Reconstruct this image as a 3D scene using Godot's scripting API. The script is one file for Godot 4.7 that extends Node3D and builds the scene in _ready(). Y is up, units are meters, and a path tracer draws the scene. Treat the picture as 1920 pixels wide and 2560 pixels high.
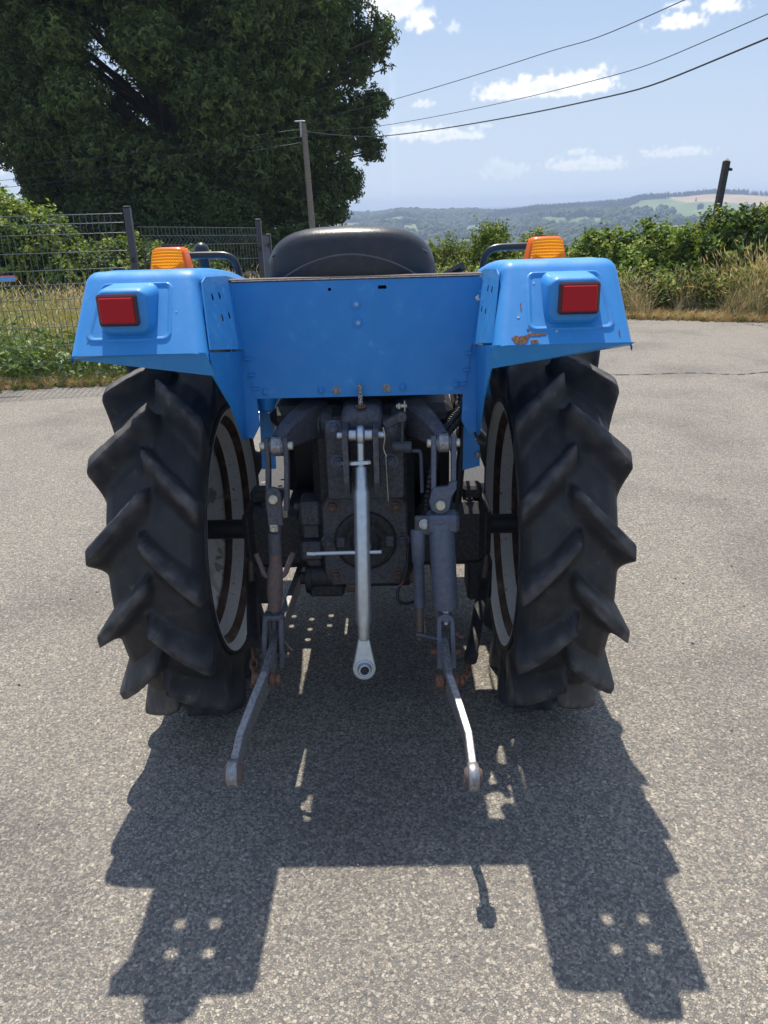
extends Node3D
# A small blue tractor seen from behind on an asphalt yard, backlit by a high summer sun.

var rng := RandomNumberGenerator.new()
var M := {}
var tractor: Node3D

# ------------------------------------------------------------------ materials
func lin(r: float, g: float, b: float) -> Color:
	return Color(r, g, b).linear_to_srgb()

func fnoise(kind: int, freq: float, sd: int, oct := 4) -> FastNoiseLite:
	var n := FastNoiseLite.new()
	n.noise_type = kind
	n.seed = sd
	n.frequency = freq
	n.fractal_type = FastNoiseLite.FRACTAL_FBM if oct > 1 else FastNoiseLite.FRACTAL_NONE
	n.fractal_octaves = oct
	return n

# a tile of noise mapped through colour stops [[position, linear colour], ...]
func ramp_tex(n: FastNoiseLite, size: int, stops: Array) -> ImageTexture:
	var src := n.get_seamless_image(size, size)
	src.convert(Image.FORMAT_L8)
	var d := src.get_data()
	var lut := PackedByteArray()
	lut.resize(768)
	for i in 256:
		var t := i / 255.0
		var c: Color = stops[stops.size() - 1][1]
		for k in stops.size() - 1:
			if t <= stops[k + 1][0]:
				c = (stops[k][1] as Color).lerp(stops[k + 1][1], clampf((t - stops[k][0]) / maxf(stops[k + 1][0] - stops[k][0], 1e-4), 0, 1))
				break
		c = c.linear_to_srgb()
		lut[i * 3] = int(clampf(c.r, 0, 1) * 255)
		lut[i * 3 + 1] = int(clampf(c.g, 0, 1) * 255)
		lut[i * 3 + 2] = int(clampf(c.b, 0, 1) * 255)
	var o := PackedByteArray()
	o.resize(d.size() * 3)
	var j := 0
	for v in d:
		var k: int = v * 3
		o[j] = lut[k]
		o[j + 1] = lut[k + 1]
		o[j + 2] = lut[k + 2]
		j += 3
	return ImageTexture.create_from_image(Image.create_from_data(size, size, false, Image.FORMAT_RGB8, o))

func grey_tex(n: FastNoiseLite, size: int) -> ImageTexture:
	var src := n.get_seamless_image(size, size)
	src.convert(Image.FORMAT_L8)
	return ImageTexture.create_from_image(src)

func plain(c: Color, rough: float, metal := 0.0) -> StandardMaterial3D:
	var m := StandardMaterial3D.new()
	m.albedo_color = c.linear_to_srgb()
	m.roughness = rough
	m.metallic = metal
	return m

func worn(tex: Texture2D, tile: float, rough: float, metal := 0.0) -> StandardMaterial3D:
	var m := StandardMaterial3D.new()
	m.albedo_texture = tex
	m.uv1_triplanar = true
	m.uv1_scale = Vector3.ONE / tile
	m.roughness = rough
	m.metallic = metal
	return m

func relief(m: StandardMaterial3D, tex: Texture2D, cm: float) -> void:
	m.heightmap_enabled = true
	m.heightmap_texture = tex
	m.heightmap_scale = cm

func leaf_mat(c: Color, through: Color, rough := 0.5) -> StandardMaterial3D:
	var m := plain(c, rough)
	m.vertex_color_use_as_albedo = true
	m.cull_mode = BaseMaterial3D.CULL_DISABLED
	m.backlight_enabled = true
	m.backlight = through.linear_to_srgb()
	m.metallic_specular = 0.28
	return m

func make_materials() -> void:
	var simplex := FastNoiseLite.TYPE_SIMPLEX_SMOOTH
	var fine := grey_tex(fnoise(simplex, 0.06, 5, 3), 512)
	var coarse := grey_tex(fnoise(simplex, 0.02, 6, 5), 512)
	# blue paint, faintly mottled by age, with a few dull scuffs
	M.blue = worn(ramp_tex(fnoise(simplex, 0.012, 11, 6), 512, [[0.0, Color(0.014, 0.22, 0.57)], [0.5, Color(0.016, 0.232, 0.595)], [0.74, Color(0.018, 0.24, 0.60)], [0.84, Color(0.03, 0.26, 0.61)], [0.90, Color(0.05, 0.29, 0.62)], [1.0, Color(0.09, 0.33, 0.63)]]), 0.45, 0.36)
	M.blue.roughness = 1.0
	M.blue.roughness_texture = ramp_tex(fnoise(simplex, 0.014, 12, 6), 512, [[0.0, Color(0.24, 0.24, 0.24)], [0.5, Color(0.34, 0.34, 0.34)], [1.0, Color(0.58, 0.58, 0.58)]])
	M.blue.clearcoat_enabled = true
	M.blue.clearcoat = 0.35
	M.blue.clearcoat_roughness = 0.18
	relief(M.blue, coarse, 0.05)
	M.blue_edge = plain(Color(0.28, 0.42, 0.60), 0.5)
	# dark grey painted castings with oily dirt and rust freckles
	M.cast = worn(ramp_tex(fnoise(simplex, 0.03, 21, 6), 512, [[0.0, Color(0.030, 0.032, 0.040)], [0.45, Color(0.060, 0.064, 0.078)], [0.66, Color(0.085, 0.088, 0.10)], [0.76, Color(0.10, 0.085, 0.08)], [0.86, Color(0.13, 0.065, 0.04)], [1.0, Color(0.16, 0.07, 0.04)]]), 0.22, 0.55)
	relief(M.cast, fine, 0.06)
	M.cast_dark = worn(ramp_tex(fnoise(simplex, 0.03, 22, 6), 512, [[0.0, Color(0.010, 0.010, 0.012)], [0.5, Color(0.022, 0.022, 0.025)], [0.8, Color(0.05, 0.045, 0.042)], [1.0, Color(0.09, 0.06, 0.04)]]), 0.22, 0.6)
	relief(M.cast_dark, fine, 0.06)
	M.greyblue = worn(ramp_tex(fnoise(simplex, 0.025, 23, 6), 512, [[0.0, Color(0.06, 0.075, 0.11)], [0.5, Color(0.085, 0.105, 0.15)], [0.72, Color(0.11, 0.125, 0.165)], [0.82, Color(0.09, 0.075, 0.07)], [1.0, Color(0.14, 0.08, 0.05)]]), 0.25, 0.42)
	M.rust = worn(ramp_tex(fnoise(simplex, 0.04, 24, 6), 512, [[0.0, Color(0.05, 0.028, 0.02)], [0.5, Color(0.14, 0.062, 0.034)], [0.75, Color(0.22, 0.11, 0.06)], [1.0, Color(0.30, 0.19, 0.12)]]), 0.15, 0.85)
	relief(M.rust, fine, 0.1)
	M.rusty_cast = worn(ramp_tex(fnoise(simplex, 0.022, 25, 6), 512, [[0.0, Color(0.05, 0.05, 0.06)], [0.42, Color(0.085, 0.085, 0.095)], [0.52, Color(0.12, 0.075, 0.055)], [0.7, Color(0.17, 0.085, 0.055)], [1.0, Color(0.22, 0.12, 0.08)]]), 0.18, 0.7)
	relief(M.rusty_cast, fine, 0.08)
	M.zinc = worn(ramp_tex(fnoise(simplex, 0.02, 26, 5), 512, [[0.0, Color(0.40, 0.43, 0.45)], [0.5, Color(0.50, 0.535, 0.55)], [1.0, Color(0.60, 0.63, 0.64)]]), 0.3, 0.38, 0.8)
	M.zinc_yellow = worn(ramp_tex(fnoise(simplex, 0.03, 27, 5), 512, [[0.0, Color(0.40, 0.37, 0.27)], [1.0, Color(0.66, 0.62, 0.50)]]), 0.2, 0.42, 0.7)
	M.steel = worn(ramp_tex(fnoise(simplex, 0.03, 28, 6), 512, [[0.0, Color(0.14, 0.13, 0.13)], [0.45, Color(0.26, 0.255, 0.26)], [0.75, Color(0.38, 0.38, 0.38)], [0.87, Color(0.24, 0.16, 0.11)], [1.0, Color(0.26, 0.14, 0.08)]]), 0.2, 0.42, 0.65)
	# tyre rubber, dusty and scuffed
	M.rubber = worn(ramp_tex(fnoise(simplex, 0.016, 31, 7), 1024, [[0.0, Color(0.085, 0.085, 0.095)], [0.5, Color(0.135, 0.135, 0.15)], [0.68, Color(0.155, 0.155, 0.165)], [0.80, Color(0.20, 0.19, 0.185)], [0.9, Color(0.42, 0.38, 0.34)], [1.0, Color(0.7, 0.63, 0.54)]]), 0.7, 0.62)
	relief(M.rubber, fine, 0.05)
	M.rubber.vertex_color_use_as_albedo = true
	# wheel rims: off-white enamel flaking to brown rust
	M.rim = worn(ramp_tex(fnoise(simplex, 0.006, 36, 7), 1024, [[0.0, Color(0.72, 0.715, 0.69)], [0.58, Color(0.78, 0.775, 0.74)], [0.685, Color(0.68, 0.66, 0.61)], [0.70, Color(0.14, 0.07, 0.045)], [0.76, Color(0.09, 0.045, 0.03)], [1.0, Color(0.06, 0.03, 0.022)]]), 0.7, 0.5)
	M.enamel = worn(ramp_tex(fnoise(simplex, 0.02, 37, 6), 512, [[0.0, Color(0.62, 0.61, 0.58)], [0.55, Color(0.74, 0.735, 0.70)], [0.80, Color(0.70, 0.68, 0.63)], [0.86, Color(0.22, 0.13, 0.085)], [1.0, Color(0.10, 0.05, 0.035)]]), 0.35, 0.5)
	M.rim_edge = worn(ramp_tex(fnoise(simplex, 0.01, 34, 7), 512, [[0.0, Color(0.30, 0.27, 0.23)], [0.30, Color(0.16, 0.10, 0.07)], [0.5, Color(0.08, 0.045, 0.035)], [1.0, Color(0.05, 0.03, 0.025)]]), 0.4, 0.7)
	# seat vinyl
	M.vinyl = worn(ramp_tex(fnoise(simplex, 0.02, 41, 6), 512, [[0.0, Color(0.011, 0.012, 0.016)], [0.6, Color(0.017, 0.018, 0.023)], [0.85, Color(0.026, 0.027, 0.031)], [1.0, Color(0.05, 0.05, 0.05)]]), 0.4, 0.38)
	relief(M.vinyl, grey_tex(fnoise(FastNoiseLite.TYPE_CELLULAR, 0.09, 42, 1), 512), 0.035)
	M.piping = plain(Color(0.10, 0.105, 0.12), 0.6)
	M.black = plain(Color(0.012, 0.012, 0.014), 0.45)
	M.hose = plain(Color(0.018, 0.018, 0.021), 0.4)
	M.grip = plain(Color(0.020, 0.021, 0.026), 0.32)
	# lamps
	M.lens_red = plain(Color(0.42, 0.010, 0.018), 0.35)
	M.lens_red.clearcoat_enabled = true
	M.lens_red.clearcoat = 0.15
	M.lens_red.clearcoat_roughness = 0.08
	M.lens_red.metallic_specular = 0.3
	M.bezel_red = plain(Color(0.055, 0.008, 0.012), 0.3)
	M.amber = plain(Color(1.0, 0.36, 0.012), 0.3)
	M.amber.backlight_enabled = true
	M.amber.backlight = lin(1.0, 0.50, 0.02)
	M.orange = plain(Color(0.92, 0.17, 0.02), 0.35)
	M.orange.backlight_enabled = true
	M.orange.backlight = lin(0.7, 0.16, 0.012)
	# fence
	M.fence = plain(Color(0.045, 0.050, 0.064), 0.35)
	M.fence_wire = plain(Color(0.12, 0.13, 0.15), 0.36, 0.4)
	M.wood = worn(ramp_tex(fnoise(simplex, 0.02, 51, 6), 512, [[0.0, Color(0.11, 0.085, 0.065)], [0.5, Color(0.20, 0.155, 0.12)], [1.0, Color(0.32, 0.26, 0.20)]]), 0.5, 0.85)
	M.wood_dark = worn(ramp_tex(fnoise(simplex, 0.02, 52, 6), 512, [[0.0, Color(0.018, 0.018, 0.02)], [0.5, Color(0.035, 0.035, 0.038)], [1.0, Color(0.07, 0.065, 0.06)]]), 0.5, 0.8)
	M.galv = plain(Color(0.42, 0.44, 0.46), 0.5, 0.5)
	M.wire = plain(Color(0.03, 0.035, 0.045), 0.5)
	# plants
	M.oak = leaf_mat(Color(0.85, 0.9, 0.8), Color(0.34, 0.48, 0.06), 0.6)
	M.shrub = leaf_mat(Color(0.95, 0.95, 0.9), Color(0.50, 0.60, 0.09), 0.6)
	M.weed = leaf_mat(Color(0.95, 0.95, 0.9), Color(0.28, 0.36, 0.07), 0.68)
	M.straw = leaf_mat(Color(0.95, 0.95, 0.95), Color(0.42, 0.34, 0.17), 0.8)
	M.bark = worn(ramp_tex(fnoise(simplex, 0.03, 61, 6), 512, [[0.0, Color(0.03, 0.025, 0.02)], [1.0, Color(0.14, 0.115, 0.09)]]), 0.6, 0.95)
	M.conifer = plain(Color(1, 1, 1), 0.9)
	M.conifer.vertex_color_use_as_albedo = true

# ------------------------------------------------------------------ mesh helpers
func start() -> SurfaceTool:
	var st := SurfaceTool.new()
	st.begin(Mesh.PRIMITIVE_TRIANGLES)
	return st

# counter-clockwise seen from outside (right-hand rule)
func tri(st: SurfaceTool, a: Vector3, b: Vector3, c: Vector3) -> void:
	st.add_vertex(a)
	st.add_vertex(c)
	st.add_vertex(b)

func quad(st: SurfaceTool, a: Vector3, b: Vector3, c: Vector3, d: Vector3) -> void:
	tri(st, a, b, c)
	tri(st, a, c, d)

# a convex face turned away from a point inside
func face(st: SurfaceTool, p: Array, inside: Vector3) -> void:
	var n: Vector3 = (p[1] - p[0]).cross(p[2] - p[0])
	if n.dot(p[0] - inside) < 0:
		p.reverse()
	for i in range(1, p.size() - 1):
		tri(st, p[0], p[i], p[i + 1])

func commit(st: SurfaceTool) -> ArrayMesh:
	st.generate_normals()
	return st.commit()

func part(parent: Node, called: String, st, m: Material, label := "") -> MeshInstance3D:
	var o := MeshInstance3D.new()
	o.name = called
	o.mesh = st if st is Mesh else commit(st)
	o.material_override = m
	parent.add_child(o, true)
	if label:
		o.set_meta("label", label)
	return o

func group_part(parent: Node, called: String, label := "") -> Node3D:
	var o := Node3D.new()
	o.name = called
	parent.add_child(o, true)
	if label:
		o.set_meta("label", label)
	return o

func tag(o: Node, label: String, category: String, grp := "") -> void:
	o.set_meta("label", label)
	o.set_meta("category", category)
	if grp:
		o.set_meta("group", grp)

# chamfered box
func box(st: SurfaceTool, c: Vector3, size: Vector3, bevel := 0.004, b := Basis.IDENTITY) -> void:
	st.set_smooth_group(-1)
	var h := size * 0.5
	bevel = minf(bevel, minf(h.x, minf(h.y, h.z)) * 0.8)
	var pt := func(s: Vector3, ax: int) -> Vector3:
		var q := Vector3(s.x * (h.x - bevel), s.y * (h.y - bevel), s.z * (h.z - bevel))
		q[ax] = s[ax] * h[ax]
		return c + b * q
	for ax in 3:
		var u := (ax + 1) % 3
		var v := (ax + 2) % 3
		for sg in [-1.0, 1.0]:
			var f := []
			for uv in [[-1.0, -1.0], [1.0, -1.0], [1.0, 1.0], [-1.0, 1.0]]:
				var s := Vector3.ZERO
				s[ax] = sg
				s[u] = uv[0]
				s[v] = uv[1]
				f.append(pt.call(s, ax))
			face(st, f, c)
			for sv in [-1.0, 1.0]:
				var e := []
				for k in [[-1.0, ax], [1.0, ax], [1.0, u], [-1.0, u]]:
					var s := Vector3.ZERO
					s[ax] = sg
					s[u] = sv
					s[v] = k[0]
					e.append(pt.call(s, k[1]))
				face(st, e, c)
	for sx in [-1.0, 1.0]:
		for sy in [-1.0, 1.0]:
			for sz in [-1.0, 1.0]:
				var s := Vector3(sx, sy, sz)
				face(st, [pt.call(s, 0), pt.call(s, 1), pt.call(s, 2)], c)

func frame_of(d: Vector3) -> Basis:
	var w := d.normalized()
	var u := w.cross(Vector3.UP if absf(w.y) < 0.9 else Vector3.RIGHT).normalized()
	return Basis(u, w.cross(u), w)

# round bar, cone or disc with small chamfers at its ends
func cyl(st: SurfaceTool, a: Vector3, b: Vector3, ra: float, rb := -1.0, n := 18, chamfer := 0.0015) -> void:
	if rb < 0:
		rb = ra
	var f := frame_of(b - a)
	var w := f.z
	var len := a.distance_to(b)
	chamfer = minf(chamfer, minf(len * 0.3, minf(ra, rb) * 0.5))
	var rings := [[a, ra - chamfer], [a + w * chamfer, ra], [b - w * chamfer, rb], [b, rb - chamfer]]
	for k in 3:
		st.set_smooth_group(k + 1)
		for i in n:
			var t0 := TAU * i / n
			var t1 := TAU * (i + 1) / n
			var d0 := f.x * cos(t0) + f.y * sin(t0)
			var d1 := f.x * cos(t1) + f.y * sin(t1)
			quad(st, rings[k][0] + d0 * rings[k][1], rings[k][0] + d1 * rings[k][1], rings[k + 1][0] + d1 * rings[k + 1][1], rings[k + 1][0] + d0 * rings[k + 1][1])
	st.set_smooth_group(-1)
	for i in n:
		var t0 := TAU * i / n
		var t1 := TAU * (i + 1) / n
		var d0 := f.x * cos(t0) + f.y * sin(t0)
		var d1 := f.x * cos(t1) + f.y * sin(t1)
		tri(st, a, a + d1 * rings[0][1], a + d0 * rings[0][1])
		tri(st, b, b + d0 * rings[3][1], b + d1 * rings[3][1])

# swept pipe along points with one radius or a list of them
func tube(st: SurfaceTool, pts: Array, r, n := 10, caps := true) -> void:
	st.set_smooth_group(1)
	var last := pts.size() - 1
	var u := Vector3.ZERO
	var rows := []
	for i in pts.size():
		var d: Vector3 = (pts[mini(i + 1, last)] - pts[maxi(i - 1, 0)]).normalized()
		if i == 0:
			u = frame_of(d).x
		else:
			u = (u - d * u.dot(d)).normalized()
		var v := d.cross(u)
		var rad: float = r[i] if r is Array else r
		var row := []
		for k in n:
			row.append(pts[i] + (u * cos(TAU * k / n) + v * sin(TAU * k / n)) * rad)
		rows.append(row)
	for i in last:
		for k in n:
			var k1 := (k + 1) % n
			quad(st, rows[i][k], rows[i][k1], rows[i + 1][k1], rows[i + 1][k])
	if caps:
		st.set_smooth_group(-1)
		for k in n:
			var k1 := (k + 1) % n
			tri(st, pts[0], rows[0][k1], rows[0][k])
			tri(st, pts[last], rows[last][k], rows[last][k1])

func smooth_path(keys: Array, per := 8) -> Array:
	var out := []
	for i in keys.size() - 1:
		var p0: Vector3 = keys[maxi(i - 1, 0)]
		var p1: Vector3 = keys[i]
		var p2: Vector3 = keys[i + 1]
		var p3: Vector3 = keys[mini(i + 2, keys.size() - 1)]
		for k in per:
			out.append(p1.cubic_interpolate(p2, p0, p3, k / float(per)))
	out.append(keys[keys.size() - 1])
	return out

# profile of Vector2(radius, along) turned round an axis; the outside lies to the left going along
func lathe(st: SurfaceTool, o: Vector3, axis: Vector3, prof: Array, n := 48, flip := false, sg := 1) -> void:
	var f := frame_of(axis)
	for k in prof.size() - 1:
		st.set_smooth_group(sg)
		for i in n:
			var t0 := TAU * i / n
			var t1 := TAU * (i + 1) / n
			var d0 := f.x * cos(t0) + f.y * sin(t0)
			var d1 := f.x * cos(t1) + f.y * sin(t1)
			var a: Vector3 = o + f.z * prof[k].y + d0 * prof[k].x
			var b: Vector3 = o + f.z * prof[k].y + d1 * prof[k].x
			var c: Vector3 = o + f.z * prof[k + 1].y + d1 * prof[k + 1].x
			var d: Vector3 = o + f.z * prof[k + 1].y + d0 * prof[k + 1].x
			if flip:
				quad(st, d, c, b, a)
			else:
				quad(st, a, b, c, d)

# flat polygon (Vector2 in the plane u, v at o) with a thickness along u x v, chamfered by e
func plate(st: SurfaceTool, o: Vector3, u: Vector3, v: Vector3, poly: Array, thick: float, e := 0.0) -> void:
	st.set_smooth_group(-1)
	var pp := PackedVector2Array(poly)
	if Geometry2D.is_polygon_clockwise(pp):
		pp.reverse()
	var w := u.cross(v).normalized()
	var ins := pp
	if e > 0:
		var off := Geometry2D.offset_polygon(pp, -e, Geometry2D.JOIN_MITER)
		if off.size() == 1 and off[0].size() == pp.size():
			ins = off[0]
			if Geometry2D.is_polygon_clockwise(ins):
				ins.reverse()
			# same starting corner
			var best := 0
			for i in ins.size():
				if ins[i].distance_to(pp[0]) < ins[best].distance_to(pp[0]):
					best = i
			var rot := PackedVector2Array()
			for i in ins.size():
				rot.append(ins[(i + best) % ins.size()])
			ins = rot
		else:
			e = 0.0
	var at := func(q: Vector2, h: float) -> Vector3: return o + u * q.x + v * q.y + w * h
	var idx := Geometry2D.triangulate_polygon(ins)
	for i in range(0, idx.size(), 3):
		var a := ins[idx[i]]
		var b := ins[idx[i + 1]]
		var c := ins[idx[i + 2]]
		if (b - a).cross(c - a) < 0:
			var t := b
			b = c
			c = t
		tri(st, at.call(a, thick), at.call(b, thick), at.call(c, thick))
		tri(st, at.call(a, 0.0), at.call(c, 0.0), at.call(b, 0.0))
	for i in pp.size():
		var j := (i + 1) % pp.size()
		quad(st, at.call(pp[i], e), at.call(pp[j], e), at.call(pp[j], thick - e), at.call(pp[i], thick - e))
		if e > 0:
			quad(st, at.call(pp[i], thick - e), at.call(pp[j], thick - e), at.call(ins[j], thick), at.call(ins[i], thick))
			quad(st, at.call(ins[i], 0.0), at.call(ins[j], 0.0), at.call(pp[j], e), at.call(pp[i], e))

func hexagon(st: SurfaceTool, c: Vector3, axis: Vector3, r: float, h: float) -> void:
	var f := frame_of(axis)
	var poly := []
	for i in 6:
		poly.append(Vector2(cos(TAU * i / 6), sin(TAU * i / 6)) * r)
	plate(st, c, f.x, f.y, poly, h, minf(r, h) * 0.18)

func bolt(st: SurfaceTool, c: Vector3, axis: Vector3, r: float, washer := true) -> void:
	var w := axis.normalized()
	if washer:
		cyl(st, c, c + w * r * 0.25, r * 1.45, -1, 20, 0.0006)
	hexagon(st, c + w * r * 0.2, axis, r, r * 0.75)
	cyl(st, c + w * r * 0.7, c + w * r * 1.35, r * 0.55, -1, 14, 0.0008)

func ball(st: SurfaceTool, c: Vector3, r: Vector3, n := 20) -> void:
	st.set_smooth_group(1)
	for i in n / 2:
		var a0 := PI * i / (n / 2)
		var a1 := PI * (i + 1) / (n / 2)
		for k in n:
			var t0 := TAU * k / n
			var t1 := TAU * (k + 1) / n
			var p := func(a: float, t: float) -> Vector3: return c + Vector3(sin(a) * cos(t), cos(a), sin(a) * sin(t)) * r
			if i > 0:
				tri(st, p.call(a0, t0), p.call(a0, t1), p.call(a1, t1))
			if i < n / 2 - 1:
				tri(st, p.call(a0, t0), p.call(a1, t1), p.call(a1, t0))

# beam of rectangular sections: list of [centre, half width, half height]; widths lie along x
func beam(st: SurfaceTool, secs: Array, bevel := 0.004) -> void:
	var rows := []
	for i in secs.size():
		var d: Vector3 = (secs[mini(i + 1, secs.size() - 1)][0] - secs[maxi(i - 1, 0)][0]).normalized()
		var side := Vector3.RIGHT if absf(d.x) < 0.8 else Vector3.FORWARD
		side = (side - d * side.dot(d)).normalized()
		var up := side.cross(d).normalized()
		if up.y < 0:
			up = -up
		var hw: float = secs[i][1]
		var hh: float = secs[i][2]
		var e := minf(bevel, minf(hw, hh) * 0.7)
		var row := []
		for q in [[-hw, -hh + e], [-hw, hh - e], [-hw + e, hh], [hw - e, hh], [hw, hh - e], [hw, -hh + e], [hw - e, -hh], [-hw + e, -hh]]:
			row.append(secs[i][0] + side * q[0] + up * q[1])
		rows.append(row)
	st.set_smooth_group(-1)
	for i in secs.size() - 1:
		var mid: Vector3 = (secs[i][0] + secs[i + 1][0]) * 0.5
		for k in 8:
			face(st, [rows[i][k], rows[i][(k + 1) % 8], rows[i + 1][(k + 1) % 8], rows[i + 1][k]], mid)
	face(st, rows[0].duplicate(), secs[1][0])
	face(st, rows[rows.size() - 1].duplicate(), secs[secs.size() - 2][0])

# rounded rectangle as Vector2 points
func round_rect(x0: float, x1: float, y0: float, y1: float, r: float, n := 5) -> Array:
	var out := []
	for q in [[x1 - r, y1 - r, 0.0], [x0 + r, y1 - r, PI / 2], [x0 + r, y0 + r, PI], [x1 - r, y0 + r, PI * 1.5]]:
		for i in n + 1:
			var a: float = q[2] + PI / 2 * i / n
			out.append(Vector2(q[0] + cos(a) * r, q[1] + sin(a) * r))
	return out

# rings of equal point counts joined into a skin; the last ring is closed
func skin(st: SurfaceTool, rings: Array, inside: Vector3, close_last := true, sg := 1) -> void:
	st.set_smooth_group(sg)
	for i in rings.size() - 1:
		var n: int = rings[i].size()
		for k in n:
			var j := (k + 1) % n
			face(st, [rings[i][k], rings[i][j], rings[i + 1][j], rings[i + 1][k]], inside)
	if close_last:
		var last: Array = rings[rings.size() - 1]
		var c := Vector3.ZERO
		for q in last:
			c += q
		c /= last.size()
		for k in last.size():
			face(st, [c, last[k], last[(k + 1) % last.size()]], inside)

# ------------------------------------------------------------------ setting
func set_camera_and_light() -> void:
	var cam := Camera3D.new()
	cam.name = "camera"
	var r2 := Vector3(0.99957823, -0.02708778, -0.01047004)
	var u2 := Vector3(0.02139043, 0.93058883, -0.36544065)
	var b := Vector3(0.01964228, 0.36506256, 0.93077576)
	cam.transform = Transform3D(Basis(r2, u2, b).orthonormalized(), Vector3(0.0926, 1.3591, 2.0791))
	cam.fov = 67.34
	cam.near = 0.05
	cam.far = 9000
	add_child(cam)
	cam.current = true
	var sun := DirectionalLight3D.new()
	sun.name = "sun"
	var to_sun := Vector3(-0.078, 1.0, -0.48).normalized()
	sun.transform = Transform3D(Basis.looking_at(-to_sun, Vector3(0, 0, -1)), Vector3(0, 30, 0))
	sun.light_energy = 1.6
	sun.light_color = Color(1.0, 0.965, 0.91)
	sun.light_angular_distance = 0.53
	sun.shadow_enabled = true
	add_child(sun)
	var env := Environment.new()
	env.background_mode = Environment.BG_SKY
	env.tonemap_mode = Environment.TONE_MAPPER_LINEAR
	env.tonemap_exposure = 1.34
	env.sdfgi_enabled = true
	env.ssao_enabled = true
	env.ssil_enabled = true
	env.fog_enabled = true
	env.fog_density = 0.00048
	env.fog_light_color = Color(0.80, 0.88, 1.0)
	var sky := Sky.new()
	var pm := PanoramaSkyMaterial.new()
	pm.panorama = sky_texture(to_sun)
	sky.sky_material = pm
	env.sky = sky
	var we := WorldEnvironment.new()
	we.name = "world_environment"
	we.environment = env
	add_child(we)

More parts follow.
